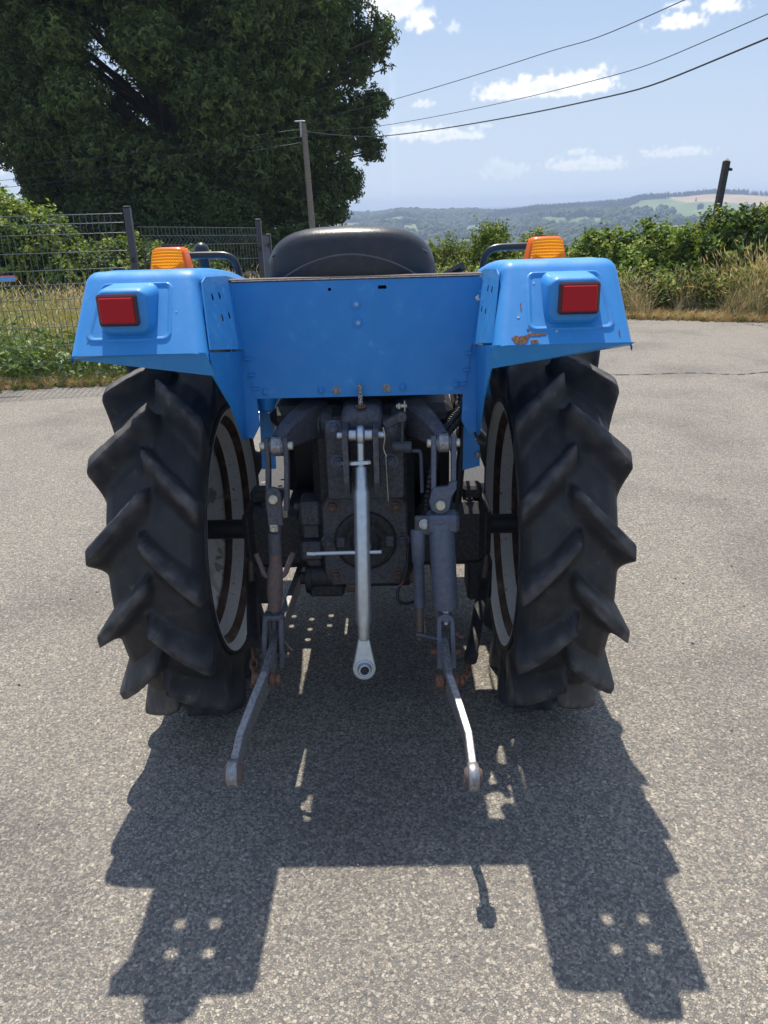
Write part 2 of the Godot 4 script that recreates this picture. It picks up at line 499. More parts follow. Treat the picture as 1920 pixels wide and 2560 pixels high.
func sky_texture(to_sun: Vector3) -> ImageTexture:
	# clear air: a smooth gradient with the glow round the sun
	var w := 256
	var h := 128
	var im := Image.create(w, h, false, Image.FORMAT_RGBF)
	for y in h:
		var el := PI / 2 - (y + 0.5) / h * PI
		for x in w:
			var az := (x + 0.5) / w * TAU
			var d := Vector3(sin(az) * cos(el), sin(el), -cos(az) * cos(el))
			var t := clampf(sin(maxf(el, 0.0)), 0, 1)
			var c := Color(0.50, 0.585, 0.685).lerp(Color(0.33, 0.455, 0.645), clampf(t / 0.22, 0, 1))
			c = c.lerp(Color(0.11, 0.22, 0.48), clampf((t - 0.12) / 0.75, 0, 1))
			var g := maxf(d.dot(to_sun), 0.0)
			var glow := 0.30 * pow(g, 3.0) + 0.7 * pow(g, 24.0) + 1.6 * pow(g, 140.0)
			c += Color(glow, glow * 0.98, glow * 0.94) * 0.8
			if el < 0:
				c = Color(0.30, 0.31, 0.30).lerp(c, exp(el * 40.0))
			im.set_pixel(x, y, c)
	im.resize(4096, 2048, Image.INTERPOLATE_CUBIC)
	# fair-weather cumulus: [azimuth, elevation, half width, half height, strength] in degrees
	var clouds := [[0.3, 11.9, 2.3, 1.5, 1.0], [-1.6, 12.6, 1.8, 1.2, 1.0], [2.2, 10.9, 0.9, 0.6, 0.9], [4.2, 10.55, 0.45, 0.35, 0.45], [10.3, 6.9, 3.4, 0.75, 0.95], [7.4, 6.75, 1.7, 0.65, 0.9], [12.6, 7.05, 1.9, 0.75, 0.95], [3.2, 4.5, 2.6, 0.5, 0.55], [1.2, 4.75, 1.2, 0.45, 0.5], [18.1, 9.95, 1.6, 0.45, 0.95], [20.3, 10.6, 1.2, 0.5, 0.85], [17.9, 10.9, 0.7, 0.2, 0.7], [18.5, 2.9, 1.9, 0.35, 0.4], [13.0, 2.4, 2.5, 0.5, 0.42], [12.4, 3.2, 0.8, 0.2, 0.4], [7.3, 2.2, 1.6, 0.7, 0.2], [2.2, 6.4, 0.7, 0.25, 0.5], [6.3, 5.0, 0.5, 0.15, 0.35], [-23.5, 3.6, 3.0, 1.2, 0.5], [-20, 6.5, 2.4, 0.8, 0.6]]
	for c in clouds:
		c[2] *= 1.18
		c[3] *= 1.18
		c[4] = minf(float(c[4]) * 1.15, 1.0)
	var r := RandomNumberGenerator.new()
	r.seed = 9
	for i in 70:
		var el := 4.0 + 52.0 * pow(r.randf(), 1.4)
		var az := 28.0 + r.randf() * 302.0
		var s := 1.2 + el * 0.10
		clouds.append([az, el, s * r.randf_range(1.2, 2.6), s * r.randf_range(0.4, 0.8), r.randf_range(0.5, 1.0)])
	var puff := fnoise(FastNoiseLite.TYPE_SIMPLEX_SMOOTH, 0.9, 77, 5)
	var body := fnoise(FastNoiseLite.TYPE_SIMPLEX_SMOOTH, 0.35, 78, 3)
	for c in clouds:
		var k := 1.0 / cos(deg_to_rad(c[1]))
		var x0 := int(floor((c[0] - c[2] * 1.35 * k) / 360.0 * 4096))
		var x1 := int(ceil((c[0] + c[2] * 1.35 * k) / 360.0 * 4096))
		var y0 := int((90.0 - c[1] - c[3] * 1.6) / 180.0 * 2048)
		var y1 := int((90.0 - c[1] + c[3] * 1.2) / 180.0 * 2048)
		for y in range(maxi(y0, 0), mini(y1, 1023)):
			var el := 90.0 - (y + 0.5) / 2048.0 * 180.0
			for x in range(x0, x1):
				var az := (x + 0.5) / 4096.0 * 360.0
				var u: float = (az - c[0]) / (c[2] * k)
				var v: float = (el - c[1]) / c[3]
				v = v * 1.7 if v < 0 else v * 0.85
				var sc: float = 1.0 / clampf(c[3], 0.3, 3.0)
				var n := puff.get_noise_3d(az * 0.9 * sc * 1.6, el * sc * 1.6, c[0]) * 0.55 + body.get_noise_3d(az * sc * 1.6, el * sc * 1.6, c[0] + 50) * 0.45
				var dens := 0.72 - sqrt(u * u + v * v) * 0.75 + n * 0.85
				var a := smoothstep(-0.03, 0.36, dens) * float(c[4])
				if a > 0.004:
					var old := im.get_pixel(posmod(x, 4096), y)
					var thick := clampf(dens * 1.5 - 0.25 - v * 0.25, 0, 1)
					var cc := Color(0.92, 0.92, 0.92).lerp(Color(0.66, 0.70, 0.75), thick)
					im.set_pixel(posmod(x, 4096), y, old.lerp(cc, a))
	return ImageTexture.create_from_image(im)

func structure(o: Node) -> void:
	o.set_meta("kind", "structure")

# terrain height: level yard, the valley beyond the hedge, the far hills
var ridge := [[-180, -0.3], [-60, -0.3], [-30, -0.25], [-12, -0.35], [-6.7, -0.35], [-4.1, -0.28], [-1.5, -0.35], [0.7, -0.15], [2.3, -0.25], [3.6, -0.3], [5.5, -0.28], [6.8, -0.42], [8.0, -0.38], [10.2, -0.18], [12.6, -0.1], [15.0, -0.02], [17.0, 0.27], [19.0, 0.33], [21.0, 0.45], [22.6, 0.38], [23.3, 0.3], [24.3, 0.22], [27, 0.05], [40, -0.1], [60, -0.3], [180, -0.3]]
func ridge_el(az: float) -> float:
	for i in ridge.size() - 1:
		if az <= ridge[i + 1][0]:
			return lerpf(ridge[i][1], ridge[i + 1][1], smoothstep(0, 1, (az - ridge[i][0]) / float(ridge[i + 1][0] - ridge[i][0])))
	return -0.3

var hump := fnoise(FastNoiseLite.TYPE_SIMPLEX_SMOOTH, 0.004, 90, 4)
func terrain(r: float, az: float) -> float:
	var top := 1.36 + tan(deg_to_rad(ridge_el(az))) * 1500.0
	var front := 1.0 - smoothstep(70.0, 130.0, absf(az))
	var near := -0.02 - 46.0 * smoothstep(13.0, 560.0, r) * front - 0.9 * smoothstep(11.5, 20.0, r) * front
	if r < 560:
		return near
	var base := -47.0 * front
	var t := clampf((r - 560.0) / 940.0, 0, 1)
	var side := hump.get_noise_2d(r * sin(deg_to_rad(az)), r * cos(deg_to_rad(az)))
	var up := base + (top - base) * (t * t * 0.25 + t * 0.75)
	up += side * 16.0 * sin(t * PI) * front
	if r > 1500:
		up = top - (r - 1500.0) * 0.02
	return up

func polar(r: float, az: float) -> Vector3:
	return Vector3(r * sin(deg_to_rad(az)), terrain(r, az), -r * cos(deg_to_rad(az)))

func build_ground() -> void:
	# near ground: soil under grass, one sheet
	var st := start()
	st.set_smooth_group(1)
	var radii := [0.0, 3, 6, 9, 11, 12, 13, 14, 16, 18, 21, 26, 34, 48, 70, 100, 150, 220, 320, 430, 560]
	for i in radii.size() - 1:
		for k in 120:
			var a0 := -180.0 + k * 3.0
			var a1 := a0 + 3.0
			if i == 0:
				tri(st, polar(0, a0), polar(radii[1], a1), polar(radii[1], a0))
			else:
				quad(st, polar(radii[i], a0), polar(radii[i], a1), polar(radii[i + 1], a1), polar(radii[i + 1], a0))
	var soil := worn(ramp_tex(fnoise(FastNoiseLite.TYPE_SIMPLEX_SMOOTH, 0.02, 101, 6), 1024, [[0.0, Color(0.05, 0.05, 0.022)], [0.4, Color(0.10, 0.10, 0.04)], [0.6, Color(0.17, 0.145, 0.075)], [1.0, Color(0.26, 0.21, 0.12)]]), 4.0, 0.95)
	soil.uv1_world_triplanar = true
	var g := part(self, "ground", st, soil)
	structure(g)
	# far hills: their fields and woods differ by plot
	st = start()
	st.set_smooth_group(1)
	var azs := []
	var a := -180.0
	while a <= 180.01:
		azs.append(a)
		a += 0.3 if a > -12.0 and a < 30.0 else 3.0
	var rr := []
	var q := 556.0
	while q < 1500:
		rr.append(q)
		q += 22.0
	for e in [1500.0, 1520.0, 1600.0, 1900.0, 2500.0]:
		rr.append(e)
	var put := func(r: float, az: float) -> void:
		st.set_color(field_color(r, az))
		st.add_vertex(polar(r, az))
	for i in rr.size() - 1:
		for k in azs.size() - 1:
			for v in [[i, k], [i + 1, k + 1], [i, k + 1], [i, k], [i + 1, k], [i + 1, k + 1]]:
				put.call(rr[v[0]], azs[v[1]])
	var hm := plain(Color(1, 1, 1), 0.95)
	hm.vertex_color_use_as_albedo = true
	var hills := part(self, "far_hills", st, hm)
	structure(hills)
	hills.set_meta("label", "hazy green hills with woods and a tan field across the valley")

# what grows where on the far slope: 0 meadow, 1 tan stubble, 2 wood, 3 light green plantation
func plot(r: float, az: float) -> int:
	var t := (r - 560.0) / 940.0
	var wig := hump.get_noise_2d(az * 40.0, r * 0.6) * 0.06
	if az > 18.6 + (0.93 - t) * 9.0 and t > 0.80 + wig * 0.3 and t < 0.985:
		return 1
	if az > 16.5 and az < 19.2 and t > 0.86 and t < 0.95:
		return 3
	if t > 0.94 + wig - 0.10 * (1.0 - smoothstep(9.0, 17.0, az)):
		return 2
	if az > 9.5 and az < 17.5 and t > 0.70 + (az - 9.5) * 0.026 + wig:
		return 2
	if az > 5.0 and az < 12.0 and t > 0.5 + wig * 2.0 and t < 0.72:
		return 3 if hump.get_noise_2d(az * 60.0, 5.0 + r) > 0.05 else 2
	if az > 13.5 and t > 0.62 + wig:
		return 3 if az < 17.0 else 0
	if az < 1.0 and t > 0.72 and t < 0.85:
		return 0
	return 2 if hump.get_noise_2d(az * 55.0, r * 1.6) > -0.12 else 0

func field_color(r: float, az: float) -> Color:
	var n := hump.get_noise_2d(az * 90.0, r * 2.0) * 0.25 + 1.0
	match plot(r, az):
		1: return Color(0.34 * n, 0.25 * n, 0.14 * n)
		2: return Color(0.035 * n, 0.06 * n, 0.022 * n)
		3: return Color(0.10 * n, 0.15 * n, 0.045 * n)
	return Color(0.13 * n, 0.17 * n, 0.055 * n)

func build_forest() -> void:
	# the far woods, read as one mass: conifers along the ridge and broadleaves on the slope
	var st := start()
	st.set_smooth_group(-1)
	for k in 3:
		var y0: float = [0.12, 0.38, 0.64][k]
		var y1: float = [0.55, 0.8, 1.0][k]
		var rad: float = [0.24, 0.19, 0.12][k]
		for i in 7:
			var a0 := TAU * i / 7
			var a1 := TAU * (i + 1) / 7
			tri(st, Vector3(0, y1, 0), Vector3(sin(a0) * rad, y0, cos(a0) * rad), Vector3(sin(a1) * rad, y0, cos(a1) * rad))
	var con := commit(st)
	st = start()
	for p in [[0.0, 0.45, 0.0, 0.42], [0.18, 0.62, 0.1, 0.3], [-0.16, 0.68, -0.06, 0.3], [0.02, 0.8, 0.08, 0.22]]:
		ball(st, Vector3(p[0], p[1], p[2]), Vector3(p[3], p[3] * 0.9, p[3]), 8)
	var broad := commit(st)
	var r := RandomNumberGenerator.new()
	r.seed = 71
	var ct := []
	var bt := []
	for i in 26000:
		var az := r.randf_range(-11.0, 28.0)
		var rad := sqrt(r.randf_range(620.0 * 620.0, 1530.0 * 1530.0))
		if i < 5200:
			rad = r.randf_range(1395.0, 1525.0)
		var kind := plot(minf(rad, 1499.0), az)
		if rad > 1500 and az > 23.1:
			continue
		if kind != 2 and r.randf() > 0.003:
			continue
		var p := polar(rad, az)
		var top := rad > 1330 and az > 7.0
		var s := r.randf_range(6.5, 11.0) * (0.8 if rad > 1480 else 1.0)
		var tr := Transform3D(Basis(Vector3.UP, r.randf() * TAU).scaled(Vector3(s, s * r.randf_range(0.85, 1.15), s)), p - Vector3(0, 0.3, 0))
		if top or (r.randf() < 0.25):
			ct.append(tr)
		else:
			bt.append(tr)
	for q in [["conifer_wood", con, ct, "dark conifer wood along the ridge of the far hills", Color(0.022, 0.042, 0.022)], ["broadleaf_wood", broad, bt, "broadleaf woods spread over the far valley slope", Color(0.045, 0.075, 0.025)]]:
		var mm := MultiMesh.new()
		mm.transform_format = MultiMesh.TRANSFORM_3D
		mm.use_colors = true
		mm.mesh = q[1]
		mm.instance_count = q[2].size()
		for i in q[2].size():
			mm.set_instance_transform(i, q[2][i])
			var f := r.randf_range(0.7, 1.3)
			mm.set_instance_color(i, Color(q[4].r * f, q[4].g * f, q[4].b * f))
		var o := MultiMeshInstance3D.new()
		o.name = q[0]
		o.multimesh = mm
		o.material_override = M.conifer
		add_child(o)
		o.set_meta("kind", "stuff")
		tag(o, q[3], "wood")

# edge of the asphalt from left to right
var edge := [Vector2(-40, -3.0), Vector2(-5, -4.32), Vector2(-3.34, -4.47), Vector2(-2.29, -4.6), Vector2(-1.5, -4.85), Vector2(-1.0, -5.6), Vector2(-0.6, -7.5), Vector2(-0.1, -8.6), Vector2(0.9, -8.65), Vector2(2.0, -8.25), Vector2(2.98, -7.85), Vector2(4.5, -7.26), Vector2(7, -6.3), Vector2(12, -4.3), Vector2(40, 7)]

func build_asphalt() -> void:
	# surface dressing: angular chippings in a darker binder, worn pale
	var sz := 2048
	var cell := FastNoiseLite.new()
	cell.noise_type = FastNoiseLite.TYPE_CELLULAR
	cell.seed = 4
	cell.frequency = 0.135
	cell.cellular_jitter = 1.0
	cell.domain_warp_enabled = true
	cell.domain_warp_type = FastNoiseLite.DOMAIN_WARP_SIMPLEX
	cell.domain_warp_amplitude = 9.0
	cell.domain_warp_frequency = 0.035
	cell.fractal_type = FastNoiseLite.FRACTAL_NONE
	cell.cellular_return_type = FastNoiseLite.RETURN_CELL_VALUE
	var vals := cell.get_image(sz, sz)
	vals.convert(Image.FORMAT_L8)
	cell.cellular_return_type = FastNoiseLite.RETURN_DISTANCE2_SUB
	var gaps := cell.get_image(sz, sz)
	gaps.convert(Image.FORMAT_L8)
	var grit := fnoise(FastNoiseLite.TYPE_VALUE, 0.35, 8, 2).get_image(sz, sz)
	grit.convert(Image.FORMAT_L8)
	cell.seed = 40
	cell.frequency = 0.088
	cell.cellular_return_type = FastNoiseLite.RETURN_CELL_VALUE
	var bigs := cell.get_image(sz, sz)
	bigs.convert(Image.FORMAT_L8)
	cell.cellular_return_type = FastNoiseLite.RETURN_DISTANCE
	var bigd := cell.get_image(sz, sz)
	bigd.convert(Image.FORMAT_L8)
	var db := bigs.get_data()
	var dd := bigd.get_data()
	var dv := vals.get_data()
	var dg := gaps.get_data()
	var dn := grit.get_data()
	# sixteen kinds of chipping; the low ones are bitumen between the stones
	var pal := [Color(0.20, 0.19, 0.17), Color(0.15, 0.145, 0.138), Color(0.12, 0.118, 0.116), Color(0.21, 0.197, 0.175), Color(0.17, 0.152, 0.14), Color(0.075, 0.074, 0.076), Color(0.095, 0.094, 0.096), Color(0.185, 0.177, 0.16), Color(0.14, 0.134, 0.125), Color(0.11, 0.105, 0.103), Color(0.23, 0.215, 0.19), Color(0.085, 0.082, 0.08), Color(0.25, 0.24, 0.22), Color(0.16, 0.15, 0.137), Color(0.105, 0.10, 0.096), Color(0.19, 0.183, 0.168)]
	var lift := [150, 130, 120, 185, 140, 40, 55, 150, 125, 80, 165, 45, 200, 140, 70, 155]
	var lut := PackedByteArray()
	lut.resize(16 * 32 * 3)
	for i in 16:
		for j in 32:
			var c: Color = pal[i] * (0.70 + 0.60 * j / 31.0) * Color(1.52, 1.46, 1.35)
			c = c.linear_to_srgb()
			lut[(i * 32 + j) * 3] = int(clampf(c.r, 0, 1) * 255)
			lut[(i * 32 + j) * 3 + 1] = int(clampf(c.g, 0, 1) * 255)
			lut[(i * 32 + j) * 3 + 2] = int(clampf(c.b, 0, 1) * 255)
	var out := PackedByteArray()
	out.resize(sz * sz * 3)
	var hgt := PackedByteArray()
	hgt.resize(sz * sz)
	var n := sz * sz
	var j3 := 0
	for i in n:
		var g: int = dg[i]
		var e: int = (dv[i] & 15) * 32 + (dn[i] >> 3)
		e *= 3
		var k := 226 + (g >> 1) if g < 60 else 256
		var lifted: int = (int(lift[dv[i] & 15]) * mini(g, 60)) / 60
		if db[i] > 190 and dd[i] < 96 + (db[i] & 31):
			e = ((db[i] >> 1) & 15) * 32 + (dn[i] >> 3)
			e *= 3
			k = 262
			lifted = 225 - dd[i]
		out[j3] = mini((lut[e] * k) >> 8, 255)
		out[j3 + 1] = mini((lut[e + 1] * k) >> 8, 255)
		out[j3 + 2] = mini((lut[e + 2] * k) >> 8, 255)
		hgt[i] = mini(lifted + (dn[i] >> 3), 255)
		j3 += 3
	var m := StandardMaterial3D.new()
	m.albedo_texture = ImageTexture.create_from_image(Image.create_from_data(sz, sz, false, Image.FORMAT_RGB8, out))
	m.roughness = 0.75
	relief(m, ImageTexture.create_from_image(Image.create_from_data(sz, sz, false, Image.FORMAT_L8, hgt)), 0.42)
	m.detail_enabled = true
	m.detail_blend_mode = BaseMaterial3D.BLEND_MODE_MUL
	m.detail_uv_layer = BaseMaterial3D.DETAIL_UV_2
	m.detail_albedo = ramp_tex(fnoise(FastNoiseLite.TYPE_SIMPLEX_SMOOTH, 0.008, 15, 6), 1024, [[0.0, Color(0.60, 0.595, 0.59)], [0.32, Color(0.80, 0.795, 0.79)], [0.5, Color(0.93, 0.925, 0.915)], [0.66, Color(0.99, 0.98, 0.965)], [1.0, Color(1.0, 0.99, 0.96)]])
	var poly := PackedVector2Array()
	for e in edge:
		poly.append(e)
	# ragged verge
	var rag := PackedVector2Array()
	var r := RandomNumberGenerator.new()
	r.seed = 14
	for i in edge.size() - 1:
		var steps := int(clampf(edge[i].distance_to(edge[i + 1]) / 0.12, 1, 60))
		for k in steps:
			rag.append(edge[i].lerp(edge[i + 1], k / float(steps)) + Vector2(r.randf_range(-0.02, 0.02), r.randf_range(-0.035, 0.035)))
	rag.append_array(PackedVector2Array([Vector2(40, 7), Vector2(40, 40), Vector2(-40, 40)]))
	var st := start()
	st.set_smooth_group(-1)
	var idx := Geometry2D.triangulate_polygon(rag)
	for i in range(0, idx.size(), 3):
		var p := [rag[idx[i]], rag[idx[i + 1]], rag[idx[i + 2]]]
		if (p[1] - p[0]).cross(p[2] - p[0]) < 0:
			p = [p[0], p[2], p[1]]
		for v: Vector2 in p:
			st.set_uv(v / 1.5)
			st.set_uv2(v.rotated(0.6) / 9.0)
			st.add_vertex(Vector3(v.x, 0, v.y))
	st.generate_normals()
	st.generate_tangents()
	var o := part(self, "asphalt_yard", st.commit(), m)
	structure(o)
	o.set_meta("label", "worn pale asphalt yard of coarse chippings")
	# a tar-filled seam running across the yard behind the tractor
	st = start()
	var line := smooth_path([Vector3(1.5, 0, -4.55), Vector3(2.08, 0, -4.46), Vector3(2.6, 0, -4.47), Vector3(2.95, 0, -4.36), Vector3(3.3, 0, -4.42), Vector3(4.2, 0, -4.25)], 10)
	for i in line.size() - 1:
		var wd := 0.008 + 0.006 * sin(i * 1.7)
		quad(st, line[i] + Vector3(0, 0.004, wd), line[i + 1] + Vector3(0, 0.004, wd), line[i + 1] + Vector3(0, 0.004, -wd), line[i] + Vector3(0, 0.004, -wd))
	var seam_mesh := st
	# loose grit
	st = start()
	ball(st, Vector3(0, 0.35, 0), Vector3(1, 0.6, 0.8), 6)
	var gx := []
	var gc := []
	for i in 150:
		var p := Vector3(r.randf_range(-2.5, 2.5), 0.001, r.randf_range(-3.5, 1.35))
		gx.append(Transform3D(Basis(Vector3.UP, r.randf() * TAU).scaled(Vector3.ONE * r.randf_range(0.0025, 0.0065)), p))
		var f := r.randf_range(0.05, 0.3)
		gc.append(Color(f, f * 0.93, f * 0.85))
	tag(scatter(self, "loose_grit", commit(st), M.conifer, gx, gc), "loose grit scattered over the asphalt", "grit")
	st = seam_mesh
	var seam := part(self, "tar_seam", st, plain(Color(0.05, 0.05, 0.05), 0.8))
	structure(seam)

# ------------------------------------------------------------------ plants
# a twig of folded leaves
func sprig(n: int, leaf: float, wide: float, reach: float, sd: int) -> ArrayMesh:
	var r := RandomNumberGenerator.new()
	r.seed = sd
	var st := start()
	st.set_smooth_group(-1)
	for i in n:
		var t := (i + 0.5) / n
		var o := Vector3(r.randf_range(-0.15, 0.15) * reach, t * reach, r.randf_range(-0.15, 0.15) * reach)
		var az := i * 2.4 + r.randf_range(-0.5, 0.5)
		var d := Vector3(sin(az), r.randf_range(-0.35, 0.7), cos(az)).normalized()
		var s := d.cross(Vector3(r.randf_range(-0.6, 0.6), 1, r.randf_range(-0.6, 0.6))).normalized()
		var up := s.cross(d).normalized()
		var l := leaf * r.randf_range(0.7, 1.25)
		var w := wide * r.randf_range(0.8, 1.2)
		var a := o
		var b := o + d * l * 0.5 + s * w * 0.5 + up * l * 0.09
		var c := o + d * l - up * l * 0.12
		var e := o + d * l * 0.5 - s * w * 0.5 + up * l * 0.09
		tri(st, a, b, c)
		tri(st, a, c, e)
	return commit(st)

func blades(n: int, tall: float, wide: float, lean: float, sd: int, head := false) -> ArrayMesh:
	var r := RandomNumberGenerator.new()
	r.seed = sd
	var st := start()
	st.set_smooth_group(-1)
	for i in n:
		var az := r.randf() * TAU
		var o := Vector3(r.randf_range(-1, 1), 0, r.randf_range(-1, 1)) * tall * 0.18
		var d := Vector3(sin(az), 0, cos(az)) * lean * r.randf_range(0.3, 1.2)
		var s := Vector3(cos(az + 0.7), 0, -sin(az + 0.7)) * wide * r.randf_range(0.7, 1.2)
		var h := tall * r.randf_range(0.55, 1.0)
		var p := []
		for k in 4:
			var t := k / 3.0
			p.append(o + Vector3(0, h * (t - 0.12 * t * t * (1 if head else 2)), 0) + d * h * t * t)
		for k in 3:
			var w0: Vector3 = s * (1.0 - k / 3.2)
			var w1: Vector3 = s * (1.0 - (k + 1) / 3.2)
			if k < 2:
				quad(st, p[k] - w0, p[k] + w0, p[k + 1] + w1, p[k + 1] - w1)
			else:
				tri(st, p[k] - w0, p[k] + w0, p[k + 1])
		if head:
			var up: Vector3 = (p[3] - p[2]).normalized()
			var wv := s.normalized() * 0.008
			quad(st, p[3] - up * 0.01, p[3] + up * 0.04 + wv, p[3] + up * 0.11, p[3] + up * 0.04 - wv)
	return commit(st)

func scatter(parent: Node, called: String, mesh: Mesh, m: Material, xf: Array, cols: Array) -> MultiMeshInstance3D:
	var mm := MultiMesh.new()
	mm.transform_format = MultiMesh.TRANSFORM_3D
	mm.use_colors = true
	mm.mesh = mesh
	mm.instance_count = xf.size()
	for i in xf.size():
		mm.set_instance_transform(i, xf[i])
		mm.set_instance_color(i, cols[i])
	var o := MultiMeshInstance3D.new()
	o.name = called
	o.multimesh = mm
	o.material_override = m
	parent.add_child(o, true)
	o.set_meta("kind", "stuff")
	return o

func any_basis(r: RandomNumberGenerator, tilt: float, s: float) -> Basis:
	return Basis(Vector3(r.randf_range(-1, 1), 0, r.randf_range(-1, 1)).normalized(), r.randf_range(0, tilt)) * Basis(Vector3.UP, r.randf() * TAU).scaled(Vector3(s, s, s))

# woody plant: stems and leafy clumps; clumps are [centre, radius]
func shrub(called: String, label: String, foot: Vector3, clumps: Array, per_m2: float, mesh: Mesh, m: Material, cols: Array, sd: int, size: float, category := "shrub", grp := "") -> Node3D:
	var r := RandomNumberGenerator.new()
	r.seed = sd
	var t := Node3D.new()
	t.name = called
	add_child(t, true)
	t.position = foot
	tag(t, label, category, grp)
	var st := start()
	for c in clumps:
		var top: Vector3 = c[0] - foot
		var base := Vector3(r.randf_range(-0.15, 0.15), -0.05, r.randf_range(-0.1, 0.1))
		tube(st, smooth_path([base, base.lerp(top, 0.5) + Vector3(r.randf_range(-0.1, 0.1), 0.05, r.randf_range(-0.1, 0.1)), top], 3), [0.018, 0.016, 0.014, 0.012, 0.01, 0.008, 0.005], 5)
	part(t, "stems", st, M.bark)
	var xf := []
	var cc := []
	for c in clumps:
		var rad: float = c[1]
		var n := int(per_m2 * 4.0 * PI * rad * rad)
		for i in n:
			var d := Vector3(r.randfn(), r.randfn(), r.randfn()).normalized()
			var q: Vector3 = c[0] - foot + d * rad * pow(r.randf(), 0.35) * Vector3(1, 0.9, 1)
			if q.y + foot.y < 0.02:
				continue
			var b := Basis(Quaternion(Vector3.UP, (d + Vector3(0, 0.6, 0)).normalized())) * any_basis(r, 0.7, size * r.randf_range(0.75, 1.3))
			xf.append(Transform3D(b, q))
			var k: Color = cols[r.randi() % cols.size()]
			var f := r.randf_range(0.75, 1.25)
			cc.append(Color(k.r * f, k.g * f, k.b * f))
	scatter(t, "foliage", mesh, m, xf, cc)
	return t

func build_tree() -> void:
	var r := RandomNumberGenerator.new()
	r.seed = 33
	var t := Node3D.new()
	t.name = "oak_tree"
	add_child(t)
	var foot := Vector3(-7.6, -1.1, -27.0)
	t.position = foot
	tag(t, "huge dark leafy oak tree behind the wire fence", "tree")
	var st := start()
	tube(st, smooth_path([Vector3(0, -0.3, 0), Vector3(0.1, 1.5, 0.1), Vector3(-0.15, 3.5, 0), Vector3(0.1, 6.5, -0.3), Vector3(0.3, 10.0, -0.2)], 4), [0.75, 0.62, 0.55, 0.5, 0.48, 0.46, 0.44, 0.42, 0.38, 0.34, 0.3, 0.26, 0.22, 0.18, 0.14, 0.1, 0.06], 12)
	part(t, "trunk", st, M.bark)
	# crown: lobes that make the outline, filled with smaller clumps
	var lobes := []
	for q in [[-1.6, 8.9, -28.5, 1.5], [-1.1, 7.2, -28.6, 0.95], [-0.55, 6.6, -28.6, 0.6], [-1.9, 5.9, -28.3, 1.0], [-2.6, 5.0, -28.0, 1.0], [-0.9, 4.55, -28.2, 0.5], [-0.55, 4.75, -28.2, 0.32], [-1.2, 4.0, -27.9, 0.65], [-0.8, 3.6, -27.8, 0.3], [-2.0, 3.3, -27.5, 0.75], [-1.55, 2.5, -27.3, 0.45], [-2.2, 2.1, -27.2, 0.75], [-2.1, 1.55, -27.0, 0.5], [-2.9, 1.2, -26.6, 0.8], [-3.0, 0.5, -26.4, 0.7],
			[-13.2, 6.4, -28.0, 1.3], [-13.6, 4.9, -27.8, 0.9], [-12.4, 5.0, -27.3, 1.2], [-13.0, 3.9, -27.4, 0.65], [-12.0, 3.4, -27.0, 0.8], [-12.3, 2.8, -27.0, 0.5], [-11.4, 2.3, -26.6, 0.75], [-11.6, 1.6, -26.6, 0.5], [-11.0, 1.1, -26.4, 0.8], [-10.6, 0.3, -26.3, 0.8]]:
		lobes.append([Vector3(q[0], q[1], q[2]) - foot, q[3]])
	for i in 25:
		for k in 6:
			var d := Vector3(r.randf_range(-1, 1), r.randf_range(-0.8, 0.8), r.randf_range(-0.5, 1)).normalized()
			lobes.append([lobes[i][0] + d * float(lobes[i][1]) * r.randf_range(0.9, 1.5), r.randf_range(0.12, 0.34)])
	for i in 210:
		# the lower, visible bowl of the crown, denser towards its skin
		var a := r.randf_range(-PI, PI)
		var y := r.randf_range(0.0, 9.5)
		var wide := lerpf(4.4, 6.3, smoothstep(0.0, 5.0, y)) * sqrt(r.randf_range(0.35, 1.0))
		var deep := lerpf(3.0, 4.6, smoothstep(0.0, 5.0, y)) * sqrt(r.randf_range(0.35, 1.0))
		lobes.append([Vector3(-0.05 + sin(a) * wide * 0.86, y + 0.9, cos(a) * deep), r.randf_range(0.7, 1.25)])
	for i in 60:
		var d := Vector3(r.randfn(), absf(r.randfn()), r.randfn()).normalized()
		lobes.append([Vector3(0, 9.5, 0) + Vector3(-0.8, 0, 0) + d * Vector3(4.6, 4.0, 4.4) * sqrt(r.randf_range(0.3, 1.0)), r.randf_range(1.2, 1.9)])
	var xf := []
	var cc := []
	for li in lobes.size():
		var l: Array = lobes[li]
		var rad: float = l[1]
		var high: bool = l[0].y > 11.0
		var n := int((13.0 if high else 62.0) * 4.0 * PI * rad * rad * (0.36 if li < 25 else 0.5 if li < 175 else 0.44))
		if l[0].z < -1.5 and li >= 175:
			n = int(n * (0.24 if l[0].x < 2.0 else 0.12))
		var tone := r.randf_range(0.72, 1.35)
		for i in n:
			var d := Vector3(r.randfn(), r.randfn(), r.randfn()).normalized()
			var q: Vector3 = l[0] + d * rad * pow(r.randf(), 0.4) * Vector3(1.0, 0.85, 1.0)
			var s := r.randf_range(0.8, 1.35) * (1.9 if high else 1.0)
			xf.append(Transform3D(Basis(Quaternion(Vector3.UP, (d + Vector3(0, 0.35, 0)).normalized())) * any_basis(r, 0.8, s), q))
			var f := r.randf_range(0.75, 1.25) * tone
			cc.append(Color(0.098 * f, 0.135 * f, 0.05 * f) if r.randf() < 0.7 else Color(0.135 * f, 0.175 * f, 0.058 * f))
	print("oak sprigs ", xf.size())
	scatter(t, "crown", sprig(11, 0.115, 0.065, 0.24, 5), M.oak, xf, cc)
	st = start()
	for i in range(0, lobes.size(), 2):
		var top: Vector3 = lobes[i][0]
		var y0 := clampf(top.y * 0.6, 0.8, 8.5)
		var b := Vector3(0.0, y0, 0)
		tube(st, smooth_path([b, b.lerp(top, 0.45) + Vector3(r.randf_range(-0.4, 0.4), 0.3, r.randf_range(-0.4, 0.4)), top], 3), [0.16, 0.13, 0.10, 0.08, 0.06, 0.04, 0.02], 6)
	part(t, "limbs", st, M.bark)

